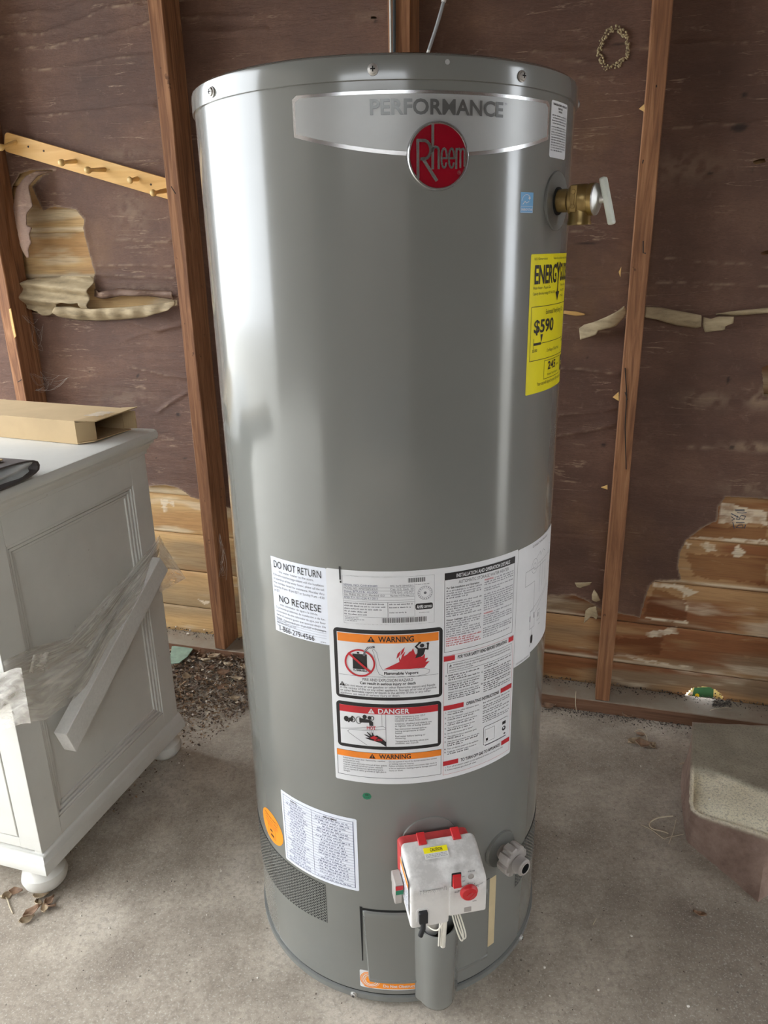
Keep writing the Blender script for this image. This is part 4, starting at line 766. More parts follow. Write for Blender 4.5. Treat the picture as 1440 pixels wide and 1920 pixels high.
for x, z in ((.93, .8150), (.85, .7850), (.9, .7700), (.92, .7350), (.9, .7000), (.55, .6900)): greek(p, Xc(x), Xc(x)+.008, z, .0016, GY, True, 1, 77)
p.build('print', t)
t = label('part_number_label', U(42.9), .6435, U(53), .6525, WH, .001, text='small white strip under the diagram label'); p = Print(); p.text('LOOK IN MANUAL FOR DETAILS', U(44), .6465, .0030, U(52), BK, 1); p.build('print', t)
u0, u1 = U(-46.2), U(-14.2)
t = label('parts_table_label', u0, .2560, u1, .4070, M['label2'], .003, text='white table label with ruled rows'); p = Print(); a, b = u0+.005, u1-.006; nr = 24; zt_, zb_ = .4010, .2620; md = a+(b-a)*.46
p.frame_(a, zb_, b, zt_, .0008, M['dblue'], 1); p.rect(b-.0012, zb_, b, zt_, M['dblue'], 1); p.rect(md, zb_, md+.0006, zt_, M['dblue'], 1); rh = (zt_-zb_)/nr
p.text('REPLACEMENT', md+.024, zt_-rh*1.1, .0034, md+.050, BK, 1, True); p.text('PARTS', a+.020, zt_-rh*1.1, .0034, a+.035, BK, 1, True)
for k in range(1, nr):
    z = zt_-k*rh; p.rect(a, z, b, z+.0004, M['dblue'], 1); rr = random.Random(k); wl = rr.uniform(.35, .8); greek(p, a+(md-a)*(.5-wl/2), a+(md-a)*(.5+wl/2), z-rh*.70, .0026, M['dblue'], True, 1, 200+k); wl = rr.uniform(.4, .85); greek(p, md+(b-md)*(.5-wl/2), md+(b-md)*(.5+wl/2), z-rh*.70, .0026, M['dblue'], True, 1, 300+k)
p.build('print', t)
p = Print(); p.disc(U(-55.2), .2965, U(8.1)*1.0, .0330, M['orange'], 0, 40); t = p.build('notice_sticker', heater); t['label'] = 'round orange sticker'
p = Print(); cu = U(-55.2)
for k, (s, hw_) in enumerate((('IMPORTANT NOTICE', .026), ('Keep area clear', .024))): p.text(s, cu-hw_, .3140-.006*k, .0042-.001*k, cu+hw_, BK, 1)
for k in range(2): greek(p, cu-.024, cu+.024, .3030-.004*k, .0018, M['red_print'], True, 1, 5)
p.frame_(cu-.014, .2740, cu+.014, .2960, .0006, BK, 1); p.rect(cu-.006, .2850, cu+.003, .2890, BK, 1); p.rect(cu-.004, .2760, cu+.008, .2800, BK, 1); p.build('print', t)
p = Print(); p.disc(U(-10.35), .4560, .0075, .0068, M['green'], 0, 24); t = p.build('inspection_sticker', heater); t['label'] = 'small round green sticker'
p = Print(); p.text('04', U(-10.35), .4570, .0036, None, BK, 1, True, 'c'); greek(p, U(-10.35)-.005, U(-10.35)+.005, .4535, .0014, BK, True, 1, 3); p.build('print', t)
t = label('fuel_sticker', U(-15.2), .0365, U(5.9), .0770, WH, .003, text='white and orange sticker under the burner door'); p = Print(); p.rrect(U(-13.6), .0385, U(5.5), .0520, .002, M['orange'], 1)
for rr in (.019, .0165, .0130, .0095): p.ring(U(-11.2), .0570, rr, rr, .0016, M['orange'], 3)
p.disc(U(-11.2), .0570, .0175, .0175, WH, 2); p.disc(U(-11.2), .0570, .0080, .0080, M['orange'], 3); p.text('Do Not Obstruct', U(-6.6), .0430, .0065, U(5.0), WH, 3, True); p.build('print', t)
t = label('gasket_tape_strip', U(34.8), .0760, U(38.0), .2350, M['masking'], .0005, text='strip of tan tape')

# --- perforated air intakes
def grille(th0, th1, z0, z1, slope0, slope1, nc, nr, lab):
    mb = MB(); bk = MB(); us = np.linspace(U(th0), U(th1), nc+1); 
    def zz(u, t): f = (u-us[0])/(us[-1]-us[0]); lo = z0+slope0*f; hi = z1+slope1*f; return lo+(hi-lo)*t
    PR = lambda u, z, r: (TX+r*math.sin(u/R), TY-r*math.cos(u/R), z)
    for i in range(nc):
        for j in range(nr):
            u0_, u1_ = us[i], us[i+1]; c_ = (u0_+u1_)/2; za, zb_ = zz(c_, j/nr), zz(c_, (j+1)/nr); cz_ = (za+zb_)/2; n = 8; hr = min(u1_-u0_, zb_-za)*.36
            sq = []
            for k in range(n):
                an = 2*math.pi*(k+.5)/n; dx, dz = math.cos(an), math.sin(an); m_ = max(abs(dx), abs(dz)); sq.append((c_+dx/m_*(u1_-u0_)/2, cz_+dz/m_*(zb_-za)/2))
            ho = [(c_+hr*math.cos(2*math.pi*(k+.5)/n), cz_+hr*math.sin(2*math.pi*(k+.5)/n)) for k in range(n)]
            mb.add([PR(u, z, R+.0009) for u, z in sq]+[PR(u, z, R+.0009) for u, z in ho]+[PR(u, z, R+.0003) for u, z in ho], [(k, (k+1) % n, n+(k+1) % n, n+k) for k in range(n)]+[(n+k, n+(k+1) % n, 2*n+(k+1) % n, 2*n+k) for k in range(n)], 0)
            bk.add([PR(u, z, R+.0003) for u, z in ((u0_, za), (u1_, za), (u1_, zb_), (u0_, zb_))], [(0, 1, 2, 3)], 0)
    o = mb.build('air_intake_grille', M['tank'], heater); o['label'] = lab; bk.build('intake_opening', M['dark'], o)
grille(-80, -27.3, .149, .249, .014, .0, 34, 14, 'perforated air intake at the lower left'); grille(50, 84, .163, .249, -.006, -.0, 22, 12, 'perforated air intake at the lower right')

# --- burner access door with bulging flue cover
door = MB(); us = np.linspace(U(-13.3), U(34.4), 60)
def dz(u): return .216, .054
vs = []; 
for u in us:
    t = u/R; d_ = min(u-us[0], us[-1]-u)
    lift = .0045 if u < U(8) else .0030
    for z, rr in ((.060, R+.0005), (.0605, R+lift+.003), (.066, R+lift+.004), (.0675, R+lift+.0022), (.205, R+lift), (.2085, R+lift+.001), (.214, R+lift-.0005), (.216, R+.0002)):
        rr -= .004*max(0, 1-d_/.004) ; t2 = t+math.radians(1.6)*(1-(z-.06)/.156)*max(0, 1-(u-us[0])/.02); vs.append((TX+rr*math.sin(t2), TY-rr*math.cos(t2), z))
door.add(vs, [(8*i+k, 8*i+8+k, 8*i+9+k, 8*i+1+k) for i in range(59) for k in range(7)], 0, True)
dr = door.build('burner_door', M['tank'], heater); dr['label'] = 'grey burner access door with a bulging cover'
p = Print(); p.quad([(U(27), .2350), (U(34.6), .2365), (U(34.6), .2385), (U(27), .2370)], M['dark'], 0); p.build('door_gap', dr)
p = Print(); p.rect(U(-14.3), .2150, U(9), .2208, M['dark'], 0); p.quad([(U(-14.1), .0980), (U(-13.7), .1000), (U(-13.3), .2228), (U(-14.3), .2228)], M['dark'], 0); p.build('door_gap', dr)
gw = Print(); gw.line([(U(-13.0), .0600), (U(-13.0), .2080), (U(8), .2080)], .0016, M['tank2'], 0); 
bd, bt = radial(12.9); bc = C(12.9, 0, R+.003); br = .0335; nb = 28
mb = MB(); vs = []; zs = [(.018, .86), (.021, .96), (.027, 1.0), (.10, 1.0), (.188, 1.0), (.1895, .97)]
for z, k in zs:
    for i in range(nb+1):
        an = math.pi*i/nb; flare = .006*math.exp(-((an if an < 1.57 else math.pi-an)/.18)**2); x = -(br*k+flare)*math.cos(an); y = br*k*math.sin(an)
        vs.append(bc+bt*x+bd*(y*1.02)+np.array([0, 0, z]))
mb.add(vs, [(r_*(nb+1)+i, r_*(nb+1)+i+1, (r_+1)*(nb+1)+i+1, (r_+1)*(nb+1)+i) for r_ in range(len(zs)-1) for i in range(nb)], 0, True)
mb.add([vs[i] for i in range(nb+1)], [tuple(range(nb, -1, -1))], 0)
ins = [bc+bt*(-br*.9*math.cos(math.pi*i/nb))+bd*(br*.92*math.sin(math.pi*i/nb))+np.array([0, 0, zz_]) for zz_ in (.1895, .12) for i in range(nb+1)]
mb.add(ins, [(i, nb+1+i, nb+2+i, i+1) for i in range(nb)], 1, True); mb.add([vs[5*(nb+1)+i] for i in range(nb+1)]+ins[:nb+1], [(i, i+1, nb+2+i, nb+1+i) for i in range(nb)], 0)
mb.add([ins[nb+1+i] for i in range(nb+1)], [tuple(range(nb+1))], 1)
fb = mb.build('flue_cover', [M['tank'], M['dark']], dr)
MB().tube([C(10.5, .185, R+.012), C(10.8, .215, R+.016), C(10.2, .262, R+.022)], .012, 12).build('burner_pipe', M['steel'], heater)

# --- gas control valve
th0 = 10.4; vd, vt = radial(th0); vz = np.array([0, 0, 1.]); vo = C(th0, 0, 0)
V = lambda x, y, z: vo+vt*x+vd*y+vz*z
MB().lathe([(.001, 0), (.034, 0), (.046, .0008), (.047, .0003), (.047, -.004)], 48, C(th0, .365, R+.0004), vd).build('valve_escutcheon', M['tank'], heater)
MB().lathe([(.017, -.01), (.017, .05), (.001, .05)], 24, C(th0, .352, R), vd).build('valve_nipple', M['steel'], heater)
# body outline in side view (y outwards, z up), extruded across x with shrinking ends for rounded sides
def shell(prof, x0, x1, rnd, mats, name, parent, steps=5):
    n = len(prof); cy = sum(a for a, _ in prof)/n; cz_ = sum(b for _, b in prof)/n; mb = MB(); st_ = []
    for i in range(steps+1):
        a = math.pi/2*i/steps; st_.append((x0+rnd*(1-math.cos(a)), 1-(rnd/.05)*(1-math.sin(a))*.9))
    st_ = st_+[(x1-(s_[0]-x0), s_[1]) for s_ in st_[::-1]]
    vs = [V(x, cy+(a-cy)*k, cz_+(b-cz_)*k) for x, k in st_ for a, b in prof]
    m_ = len(st_); mb.add(vs, [(r_*n+i, r_*n+(i+1) % n, (r_+1)*n+(i+1) % n, (r_+1)*n+i) for r_ in range(m_-1) for i in range(n)], 0, True)
    mb.add([vs[i] for i in range(n)], [tuple(range(n))], 0); mb.add([vs[(m_-1)*n+i] for i in range(n)], [tuple(range(n))[::-1]], 0)
    o = mb.build(name, mats, parent, fix=True); 
    return o
valve = shell([(.312, .313), (.380, .312), (.3865, .315), (.3880, .322), (.3880, .366), (.3865, .374), (.381, .380), (.330, .4005), (.318, .402), (.313, .398)], -.056, .064, .008, [M['valve']], 'gas_control_valve', heater); valve['label'] = 'white plastic gas control valve with red knob and switch'
shell([(.330, .300), (.380, .299), (.3862, .302), (.3877, .309), (.3877, .336), (.330, .336)], -.0555, .004, .006, [M['valve']], 'valve_chin', valve)
shell([(.370, .317), (.3890, .317), (.3905, .3185), (.3911, .321), (.3911, .362), (.3905, .366), (.3880, .371), (.370, .371)], .0035, .0615, .004, [M['valve']], 'control_panel', valve)
vb = shell([(.286, .318), (.3135, .318), (.3135, .385), (.311, .392), (.304, .3945), (.292, .393), (.286, .386)], -.056, .058, .010, [M['red_dusty']], 'valve_back', valve); vb['label'] = 'dusty red back housing'
for x in (-.022, .034):
    MB().box(V(x, .314, .4035), vt*.0068, vd*.010+vz*-.0022, vz*.0022+vd*.001).box(V(x, .3245, .4000), vt*.0068, vd*.0016, vz*.0038).build('valve_clip', M['red_plastic'], vb, .0012)
FY_ = .3919; FR = (V(0, FY_, 0), vt, vz, vd)
def vpx(x, y, yy=FY_): q = planep(x, y, V(0, yy, 0), vd)-V(0, yy, 0); return float(q@vt), float(q[2])
sx, sz = vpx(856, 1650); MB().box(V(sx, FY_-.001, sz), vt*.0075, vd*.0012, vz*.0125).build('switch_bezel', M['dark'], valve, .001)
sw = MB().prism([V(sx-.0062, FY_, sz-.011), V(sx-.0062, FY_+.0075, sz-.0085), V(sx-.0062, FY_+.004, sz+.001), V(sx-.0062, FY_+.0035, sz+.0085), V(sx-.0062, FY_, sz+.011)], vt*.0124).build('power_switch', M['red_plastic'], valve, .0012, fix=True); sw['label'] = 'red rocker switch'
kx, kz = vpx(879, 1672); kn = MB().lathe([(.0140, 0), (.0140, .002), (.0130, .003), (.0124, .0052), (.0112, .0062), (.0001, .0064)], 36, V(kx, FY_-.0005, kz), vd).build('temperature_knob', M['red_plastic'], valve); kn['label'] = 'red round temperature knob'
MB().box(V(kx+.005, FY_+.0060, kz-.004), vt*.0015+vz*-.001, vd*.0006, vz*.005+vt*.004).box(V(kx, FY_+.0058, kz), vt*.004+vz*.003, vd*.0012, vz*.0012-vt*.001).build('knob_pointer', M['red_dusty'], kn)
lx, lz = vpx(883, 1643); MB().lathe([(.0048, 0), (.0048, .0012), (.0036, .0014), (.0034, .0002), (.0001, .0008)], 20, V(lx, FY_-.0004, lz), vd).build('status_light', M['grey_plastic'], valve)
px_, pz_ = vpx(877, 1705); MB().box(V(px_, FY_, pz_), vt*.0055, vd*.0006, vz*.0040).build('inspection_window', M['grey_plastic'], valve)
p = Print(x=FR)
for (x, y, s, h, m_) in ((877, 1635, 'STATUS', .0026, GY), (866, 1644, 'ON', .0022, GY), (866, 1653, 'OFF', .0022, GY), (852, 1674, 'PILOT', .0024, GY), (891, 1662, 'VERY HOT', .0022, BK), (886, 1690, 'LOW', .0022, BK)):
    u_, z_ = vpx(x, y); p.text(s, u_, z_, h, m=m_, l=1, bold=True, cond=.8, slope=(.35 if s == 'VERY HOT' else 0))
for an in (60, 95, 130, 160, 30): p.line([(kx+.0160*math.cos(math.radians(an)), kz+.0160*math.sin(math.radians(an))), (kx+.0182*math.cos(math.radians(an)), kz+.0182*math.sin(math.radians(an)))], .0008, BK, 1)
p.build('valve_print', valve); p = Print(x=(V(0, .388, 0), vt, vz, vd))
u_, z_ = vpx(785, 1676, .388); u2, _ = vpx(836, 1671, .388); p.text('Honeywell', u_, z_, .0066, u2, M['plastic'], 4, True); p.text('Honeywell', u_+.0007, z_-.0008, .0066, u2+.0007, GY, 1, True)  # grey offset copy is painted shade beside the raised letters
p.build('raised_lettering', valve)
# caution sticker on the sloping top
sn = np.array(vd*.0205+vz*.051); sn /= np.linalg.norm(sn); sdn = vd*.051-vz*.0205; sdn /= np.linalg.norm(sdn); so = V(-.006, .3420, .3975)
p = Print(x=(so, vt, -sdn, sn)); p.rect(-.018, -.009, .020, .009, M['plastic'], 2); p.rect(-.018, .000, .020, .009, M['yellow'], 3); p.text('CAUTION', -.008, .0022, .0046, .012, BK, 4, True)
for k in range(3): greek(p, -.016, .018, -.0028-.0022*k, .0012, GY, True, 4, 3)
p.build('caution_sticker', valve)
p = Print(x=(V(-.0578, .350, .350), -vd, vz, -vt)); p.rect(-.030, -.030, .028, .034, WH, 0); p.rect(-.030, .026, .028, .032, M['orange'], 1); p.rect(-.030, .022, .028, .0245, M['orange'], 1)
for k in range(8): greek(p, -.026, .024, .014-.0055*k, .0028, M['dblue'], k % 3 != 0, 1, 4)
p.build('valve_side_label', valve)
MB().box(V(-.066, .335, .345), vt*.007, vd*.016, vz*.010).box(V(-.066, .330, .322), vt*.006, vd*.012, vz*.015).build('gas_inlet_fitting', M['grey_plastic'], valve, .002)
p = Print(x=(V(-.066, .3515, .345), vt, vz, vd)); p.rect(-.006, 0, .006, .008, M['red_print'], 0); p.rect(-.006, -.009, .006, -.001, M['green'], 0); p.build('inlet_tags', valve)
cxx, czz = vpx(792, 1716, .386); MB().prism([V(cxx-.010, .3878, czz-.010), V(cxx-.010, .3878, czz+.012), V(cxx-.007, .3878, czz+.016), V(cxx+.007, .3878, czz+.016), V(cxx+.010, .3878, czz+.012), V(cxx+.010, .3878, czz-.010)], vd*.0012).build('plug_surround', M['plastic'], valve)
MB().box(V(cxx, .3900, czz+.002), vt*.0068, vd*.0055, vz*.0105).tube([V(cxx, .392, czz-.006), V(cxx-.001, .394, czz-.018), V(cxx-.006, .396, czz-.030)], .0042, 10).build('black_plug', M['rubber'], valve, .0015)
wz = .300
def wire(pts, r, mat): return MB().tube([V(*q) for q in pts], r, 6).build('wire', mat, valve)
def smooth(pts, k=5):
    P_ = [np.array(q, float) for q in pts]; out = []
    for i in range(len(P_)-1):
        p0, p1, p2, p3 = P_[max(i-1, 0)], P_[i], P_[i+1], P_[min(i+2, len(P_)-1)]
        for j in range(k): t = j/k; out.append(.5*((2*p1)+(-p0+p2)*t+(2*p0-5*p1+4*p2-p3)*t*t+(-p0+3*p1-3*p2+p3)*t**3))
    return out+[P_[-1]]
wire(smooth([(-.008, .345, .302), (-.012, .352, .280), (-.020, .350, .262), (-.026, .340, .270)]), .0012, M['rubber'])
wire(smooth([(.012, .35, .310), (.004, .362, .285), (-.006, .362, .262), (-.016, .352, .256), (-.024, .342, .262)]), .0013, M['wire'])
for k, (dx, dz_) in enumerate(((0, 0), (.004, .003))): wire(smooth([(.014+dx, .352, .312), (.018+dx, .366, .280), (.027+dx, .370, .246+dz_), (.032+dx, .370, .240+dz_), (.033+dx, .368, .252), (.026+dx, .360, .282), (.020, .35, .312)]), .0013, M['wire'])
wire([(.010, .335, .312), (.008, .335, .262), (.007, .330, .190)], .0018, M['wire']); wire([(.006, .335, .312), (.004, .336, .262), (.003, .330, .190)], .0014, M['wire'])
MB().tube([V(.014, .335, .312), V(.013, .334, .262), V(.011, .328, .185)], .0042, 10).build('ignition_sleeve', M['wire'], valve); wire(smooth([(-.014, .34, .305), (-.006, .345, .285), (-.004, .345, .275)]), .0016, M['brass'])
MB().lathe([(.0045, 0), (.0045, .016), (.003, .018)], 12, V(.028, .335, .270), vz).build('green_connector', plain('pale_green_plastic', S(150, 190, 160), .5), valve)

# --- drain valve
th = 40.0; dd, dt = radial(th); dz0 = .283
dv = MB().lathe([(.001, .0004), (.030, .0006), (.0335, .003), (.0345, .001), (.0345, -.003)], 48, C(th-.6, dz0+.007, R+.001), dd).build('drain_escutcheon', M['tank2'], heater)
dv = MB().lathe([(.0120, -.01), (.0120, .018), (.001, .018)], 24, C(th, dz0, R), dd).build('drain_valve', M['grey_plastic'], heater); dv['label'] = 'grey plastic drain valve with threaded end'
mb = MB(); prof = []
for i in range(64):
    an = 2*math.pi*i/64; k = .0280 if (i % 8) < 5 else .0235; prof.append((k*math.cos(an), k*math.sin(an)))
o_ = C(th, dz0, R+.014); e1, e2 = dt, vz
vs = [o_+e1*x*f+e2*z*f+dd*h for h, f in ((0, .9), (.002, 1), (.020, 1), (.022, .93)) for x, z in prof]
mb.add(vs, [(r_*64+i, r_*64+(i+1) % 64, (r_+1)*64+(i+1) % 64, (r_+1)*64+i) for r_ in range(3) for i in range(64)], 0); mb.add([vs[192+i] for i in range(64)], [tuple(range(64))], 0); mb.add([vs[i] for i in range(64)], [tuple(range(64))[::-1]], 0)
mb.build('drain_nut', M['grey_plastic'], dv, fix=True)
pr = [(.0145, .030)]
for i in range(6): pr += [(.0122, .037+.0028*i), (.0150, .0384+.0028*i)]
pr += [(.0122, .0545), (.0120, .0560), (.0095, .0560), (.0085, .040), (.001, .040)]
MB().lathe(pr, 36, C(th, dz0, R), dd).build('threaded_end', M['grey_plastic'], dv)
MB().lathe([(.0092, .0555), (.0085, .0405), (.0001, .0405)], 24, C(th, dz0, R), dd).build('bore', M['dark'], dv)

# --- temperature and pressure relief valve
th = 56.0; rd, rt_ = radial(th); rz = 1.345; ro = C(th, rz, R)
MB().lathe([(.014, .0012), (.034, .0014), (.0375, .0010), (.0382, .0002), (.0382, -.004)], 48, ro+rd*.0005, rd).build('relief_escutcheon', M['tank2'], heater)
MB().lathe([(.0185, -.004), (.0180, .0035), (.001, .0035)], 28, ro, rd).build('relief_opening', M['dark'], heater)
rv = MB().lathe([(.0145, 0), (.0150, .012), (.0150, .018), (.0195, .022), (.0200, .028), (.0200, .042), (.0188, .044), (.0188, .047), (.0205, .048), (.0205, .054), (.001, .054)], 36, ro, rd).build('relief_valve', M['brass'], heater); rv['label'] = 'brass relief valve with a white lever'
MB().lathe([(.0150, -.012), (.0150, .014), (.0160, .016), (.0160, .0195), (.0130, .0195), (.0125, 0), (.001, 0)], 32, ro+rd*.034-vz*.012, -vz).build('relief_outlet', M['brass'], rv)
pd_, pt_ = rd, rt_; fr = -rt_*.9-rd*.0
MB().box(ro+rd*.031-rt_*.0195+vz*.001, rd*.0045, rt_*.0012, vz*.0165).lathe([(.0032, 0), (.0032, .0012), (.0001, .0014)], 12, ro+rd*.031-rt_*.0207+vz*.0095, -rt_).lathe([(.0032, 0), (.0032, .0012), (.0001, .0014)], 12, ro+rd*.031-rt_*.0207-vz*.0085, -rt_).box(ro+rd*.031-rt_*.0212, rd*.0014, rt_*.0006, vz*.009).build('valve_tab', M['brass'], rv, .001)
MB().lathe([(.0205, .0542), (.0200, .0560), (.0120, .0600), (.0060, .0612), (.0055, .0680), (.0001, .0685)], 32, ro, rd).build('bonnet', M['steel'], rv)
lo = ro+rd*.071+vz*.001; la_ = vz*.030-rd*.0085; la_n = la_/np.linalg.norm(la_); lw = rt_*.0060; lt = np.cross(la_n, rt_); lt = lt*(.0045/np.linalg.norm(lt))
lv = MB().box(lo-vz*.004, la_*.98, lw, lt).build('lever', M['lever'], rv, .0025); lv['label'] = 'white lever'

# ------------------------------------------------------------------ white dresser at the left
DA = math.radians(17.3); FD = np.array([-math.sin(DA), -math.cos(DA), 0]); LD = np.array([-math.cos(DA), math.sin(DA), 0]); ZV = np.array([0, 0, 1.])
DB = np.array([-.569, 1.756, 0.]); DDEP, DWID = .524, .92
D = lambda l, f, z: DB+LD*l+FD*f+ZV*z
dres = empty('dresser', D(DWID/2, DDEP/2, 0), 'white painted dresser with bun feet, bound with foam and stretch film, left of the heater', 'dresser')
def dbox(mb, l0, l1, f0, f1, z0, z1, m=0): return mb.box(D((l0+l1)/2, (f0+f1)/2, (z0+z1)/2), LD*((l1-l0)/2), FD*((f1-f0)/2), ZV*((z1-z0)/2), m)
def dobj(name, boxes, bevel=.002, mat=None, parent=dres):
    mb = MB()
    for b in boxes: dbox(mb, *b)
    return mb.build(name, mat or M['paint'], parent, bevel, 2, fix=True)
dobj('carcass', [(.012, DWID-.012, .01, DDEP-.022, .10, .850)], 0)
# side frame: stiles and rails with a stepped bead round a recessed panel
ST = .062
dobj('side_stile', [(0, .02, 0, ST, .10, .852)], .0015); dobj('side_stile', [(0, .02, DDEP-ST, DDEP, .10, .852)], .0015)
dobj('side_rail', [(.0003, .02, ST, DDEP-ST, .10, .155)], .001); dobj('side_rail', [(.0003, .02, ST, DDEP-ST, .775, .852)], .001)
for i in range(3):
    a = ST+.0085*i; b = a+.0065; d = .0025+.0028*i
    dobj('side_bead', [(d, .02, a, b, .155+.0085*i, .775-.0085*i)], .0012); dobj('side_bead', [(d, .02, DDEP-b, DDEP-a, .155+.0085*i, .775-.0085*i)], .0012)
    dobj('side_bead', [(d, .02, a, DDEP-a, .155+.0085*i, .1615+.0085*i)], .0012); dobj('side_bead', [(d, .02, a, DDEP-a, .7685-.0085*i, .775-.0085*i)], .0012)
# moulded top: stepped profile swept as stacked slabs
def slabs(name, prof):
    mb = MB(); vs = []
    for o, z in prof: vs += [D(-o, -.004, z), D(DWID+o, -.004, z), D(DWID+o, DDEP+o, z), D(-o, DDEP+o, z)]
    n = len(prof); mb.add(vs, [(4*i+k, 4*i+(k+1) % 4, 4*i+4+(k+1) % 4, 4*i+4+k) for i in range(n-1) for k in range(4)]+[(3, 2, 1, 0), (4*n-4, 4*n-3, 4*n-2, 4*n-1)])
    return mb.build(name, M['paint'], dres, fix=True)
slabs('top_moulding', [(0, .836), (.003, .838), (.004, .846), (.010, .850), (.014, .858), (.022, .864), (.027, .868), (.027, .873)])
slabs('dresser_top', [(.030, .8735), (.037, .876), (.040, .882), (.040, .889), (.037, .8955), (.031, .898)])
slabs('base_moulding', [(.002, .072), (.016, .073), (.016, .088), (.0135, .092), (.0125, .098), (.008, .102), (.007, .107), (.003, .112), (.001, .113)])
for l, f in ((.030, .038), (.032, DDEP-.026), (DWID-.035, .045), (DWID-.035, DDEP-.026)):
    MB().lathe([(.0001, 0), (.022, .001), (.032, .006), (.043, .018), (.047, .031), (.044, .044), (.034, .052), (.030, .058), (.034, .063), (.034, .074)], 32, D(l, f, 0), ZV).build('bun_foot', M['paint'], dres)
# front with face frame, doors and knobs
dobj('front_stile', [(0, .052, DDEP-.004, DDEP+.0005, .118, .838)], .001); dobj('front_stile', [(DWID-.052, DWID, DDEP-.004, DDEP+.0005, .118, .838)], .001)
dobj('front_rail', [(.052, DWID-.052, DDEP-.02, DDEP, .118, .142)], .001); dobj('front_rail', [(.052, DWID-.052, DDEP-.02, DDEP, .815, .838)], .001); dobj('front_rail', [(.052, DWID-.052, DDEP-.02, DDEP, .620, .640)], .001)
for l0, l1 in ((.055, DWID/2-.002), (DWID/2+.002, DWID-.055)):
    d_ = dobj('door', [(l0, l1, DDEP-.018, DDEP-.004, .145, .618)], .001); 
    for b in ((l0, l0+.05, DDEP-.006, DDEP+.001, .145, .618), (l1-.05, l1, DDEP-.006, DDEP+.001, .145, .618), (l0+.05, l1-.05, DDEP-.006, DDEP+.001, .145, .195), (l0+.05, l1-.05, DDEP-.006, DDEP+.001, .568, .618)): dobj('door_frame', [b], .0012, None, d_)
    MB().lathe([(.006, 0), (.005, .012), (.013, .018), (.014, .024), (.008, .029), (.0001, .030)], 20, D(l1-.025 if l0 < .1 else l0+.025, DDEP, .50), FD).build('knob', M['steel'], d_)
    w_ = dobj('drawer', [(l0, l1, DDEP-.018, DDEP, .643, .812)], .002); MB().lathe([(.006, 0), (.005, .012), (.013, .018), (.014, .024), (.008, .029), (.0001, .030)], 20, D((l0+l1)/2, DDEP, .728), FD).build('knob', M['steel'], w_)

# ------------------------------------------------------------------ things on and round the dresser
ZT = .898
def on_top(x, y, dz=0): return floorp(x, y, ZT+dz)
# long open cardboard carton
q0 = on_top(146, 834); q1 = on_top(234, 806); bx = q0-q1; wdt = np.linalg.norm(bx); e1 = (q1-q0)/wdt; bh = .050
e2 = on_top(0, 828)-q0; e2 = e2/np.linalg.norm(e2); e2 = e2-e1*np.dot(e1, e2); e2 /= np.linalg.norm(e2); Lb = .62
K = lambda a, b, z: q0+e1*a+e2*b+ZV*z
carton = empty('cardboard_carton', K(wdt/2, Lb/2, .001), 'long flat brown cardboard carton with open end lying on the white dresser', 'cardboard box')
def cpan(name, pts, ext, mat=M['card'], par=carton): return MB().prism([K(*q) for q in pts], ext, 0).build(name, mat, par, fix=True)
tk = .0022
cpan('bottom_panel', [(0, 0, .001), (wdt, 0, .001), (wdt, Lb, .001), (0, Lb, .001)], ZV*tk); cpan('top_panel', [(0, 0, bh), (wdt, 0, bh), (wdt, Lb, bh), (0, Lb, bh)], ZV*tk)
cpan('side_panel', [(0, 0, .003), (0, Lb, .003), (0, Lb, bh), (0, 0, bh)], e1*tk); cpan('side_panel', [(wdt-tk, 0, .003), (wdt-tk, Lb, .003), (wdt-tk, Lb, bh), (wdt-tk, 0, bh)], e1*tk); cpan('end_panel', [(.003, Lb-.004, .003), (wdt-.003, Lb-.004, .003), (wdt-.003, Lb-.004, bh), (.003, Lb-.004, bh)], e2*tk, M['card_in'])
cpan('end_flap', [(.0, -.001, .004), (.0, -.001, bh-.001), (.034, -.022, bh-.004), (.034, -.022, .006)], e1*tk); cpan('end_flap', [(wdt, -.001, .004), (wdt, -.001, bh-.001), (wdt+.004, -.034, bh-.004), (wdt+.004, -.034, .006)], -e1*tk)
cpan('top_flap', [(0, 0, bh+.001), (wdt, 0, bh+.001), (wdt+.006, -.040, bh+.004), (.030, -.030, bh-.004)], ZV*tk); cpan('bottom_flap', [(0, 0, .0015), (wdt, 0, .0015), (wdt-.004, -.022, .003), (.02, -.030, .0045)], ZV*tk)
mb = MB()
n = 8; vs = []
for i in range(n+1):
    for j in range(5): vs.append(K(.035+.055*i/n, -.034+.040*j/4+.004*math.sin(i*2.3), bh+.0055+.0035*vnoise(i*1.7, j*1.3, 5)))
mb.add(vs, [(i*5+j, i*5+j+1, i*5+6+j, i*5+5+j) for i in range(n) for j in range(4)], 0, True); mb.build('packing_tape', M['film'], carton)
# dark corrugated tray with a grey sheet inside
r0 = on_top(74, 884, .010); ra = on_top(0, 912, .010)-r0; ra /= np.linalg.norm(ra); rb = np.array([-ra[1], ra[0], 0.]); rb = rb if rb[1] > 0 else -rb
T = lambda a, b, z: r0+ra*a+rb*b+ZV*(z-.010)
tray = empty('corrugated_sleeve', T(.2, .05, .001), 'flattened dark corrugated sleeve with grey plastic inside, on the front edge of the dresser', 'packaging')
ol = []
Hh, Wd = .042, .30
for i in range(24):
    a = 2*math.pi*i/24; cx_, cz_ = math.cos(a), math.sin(a); ol.append((math.copysign(abs(cx_)**.45, cx_), math.copysign(abs(cz_)**.7, cz_)))
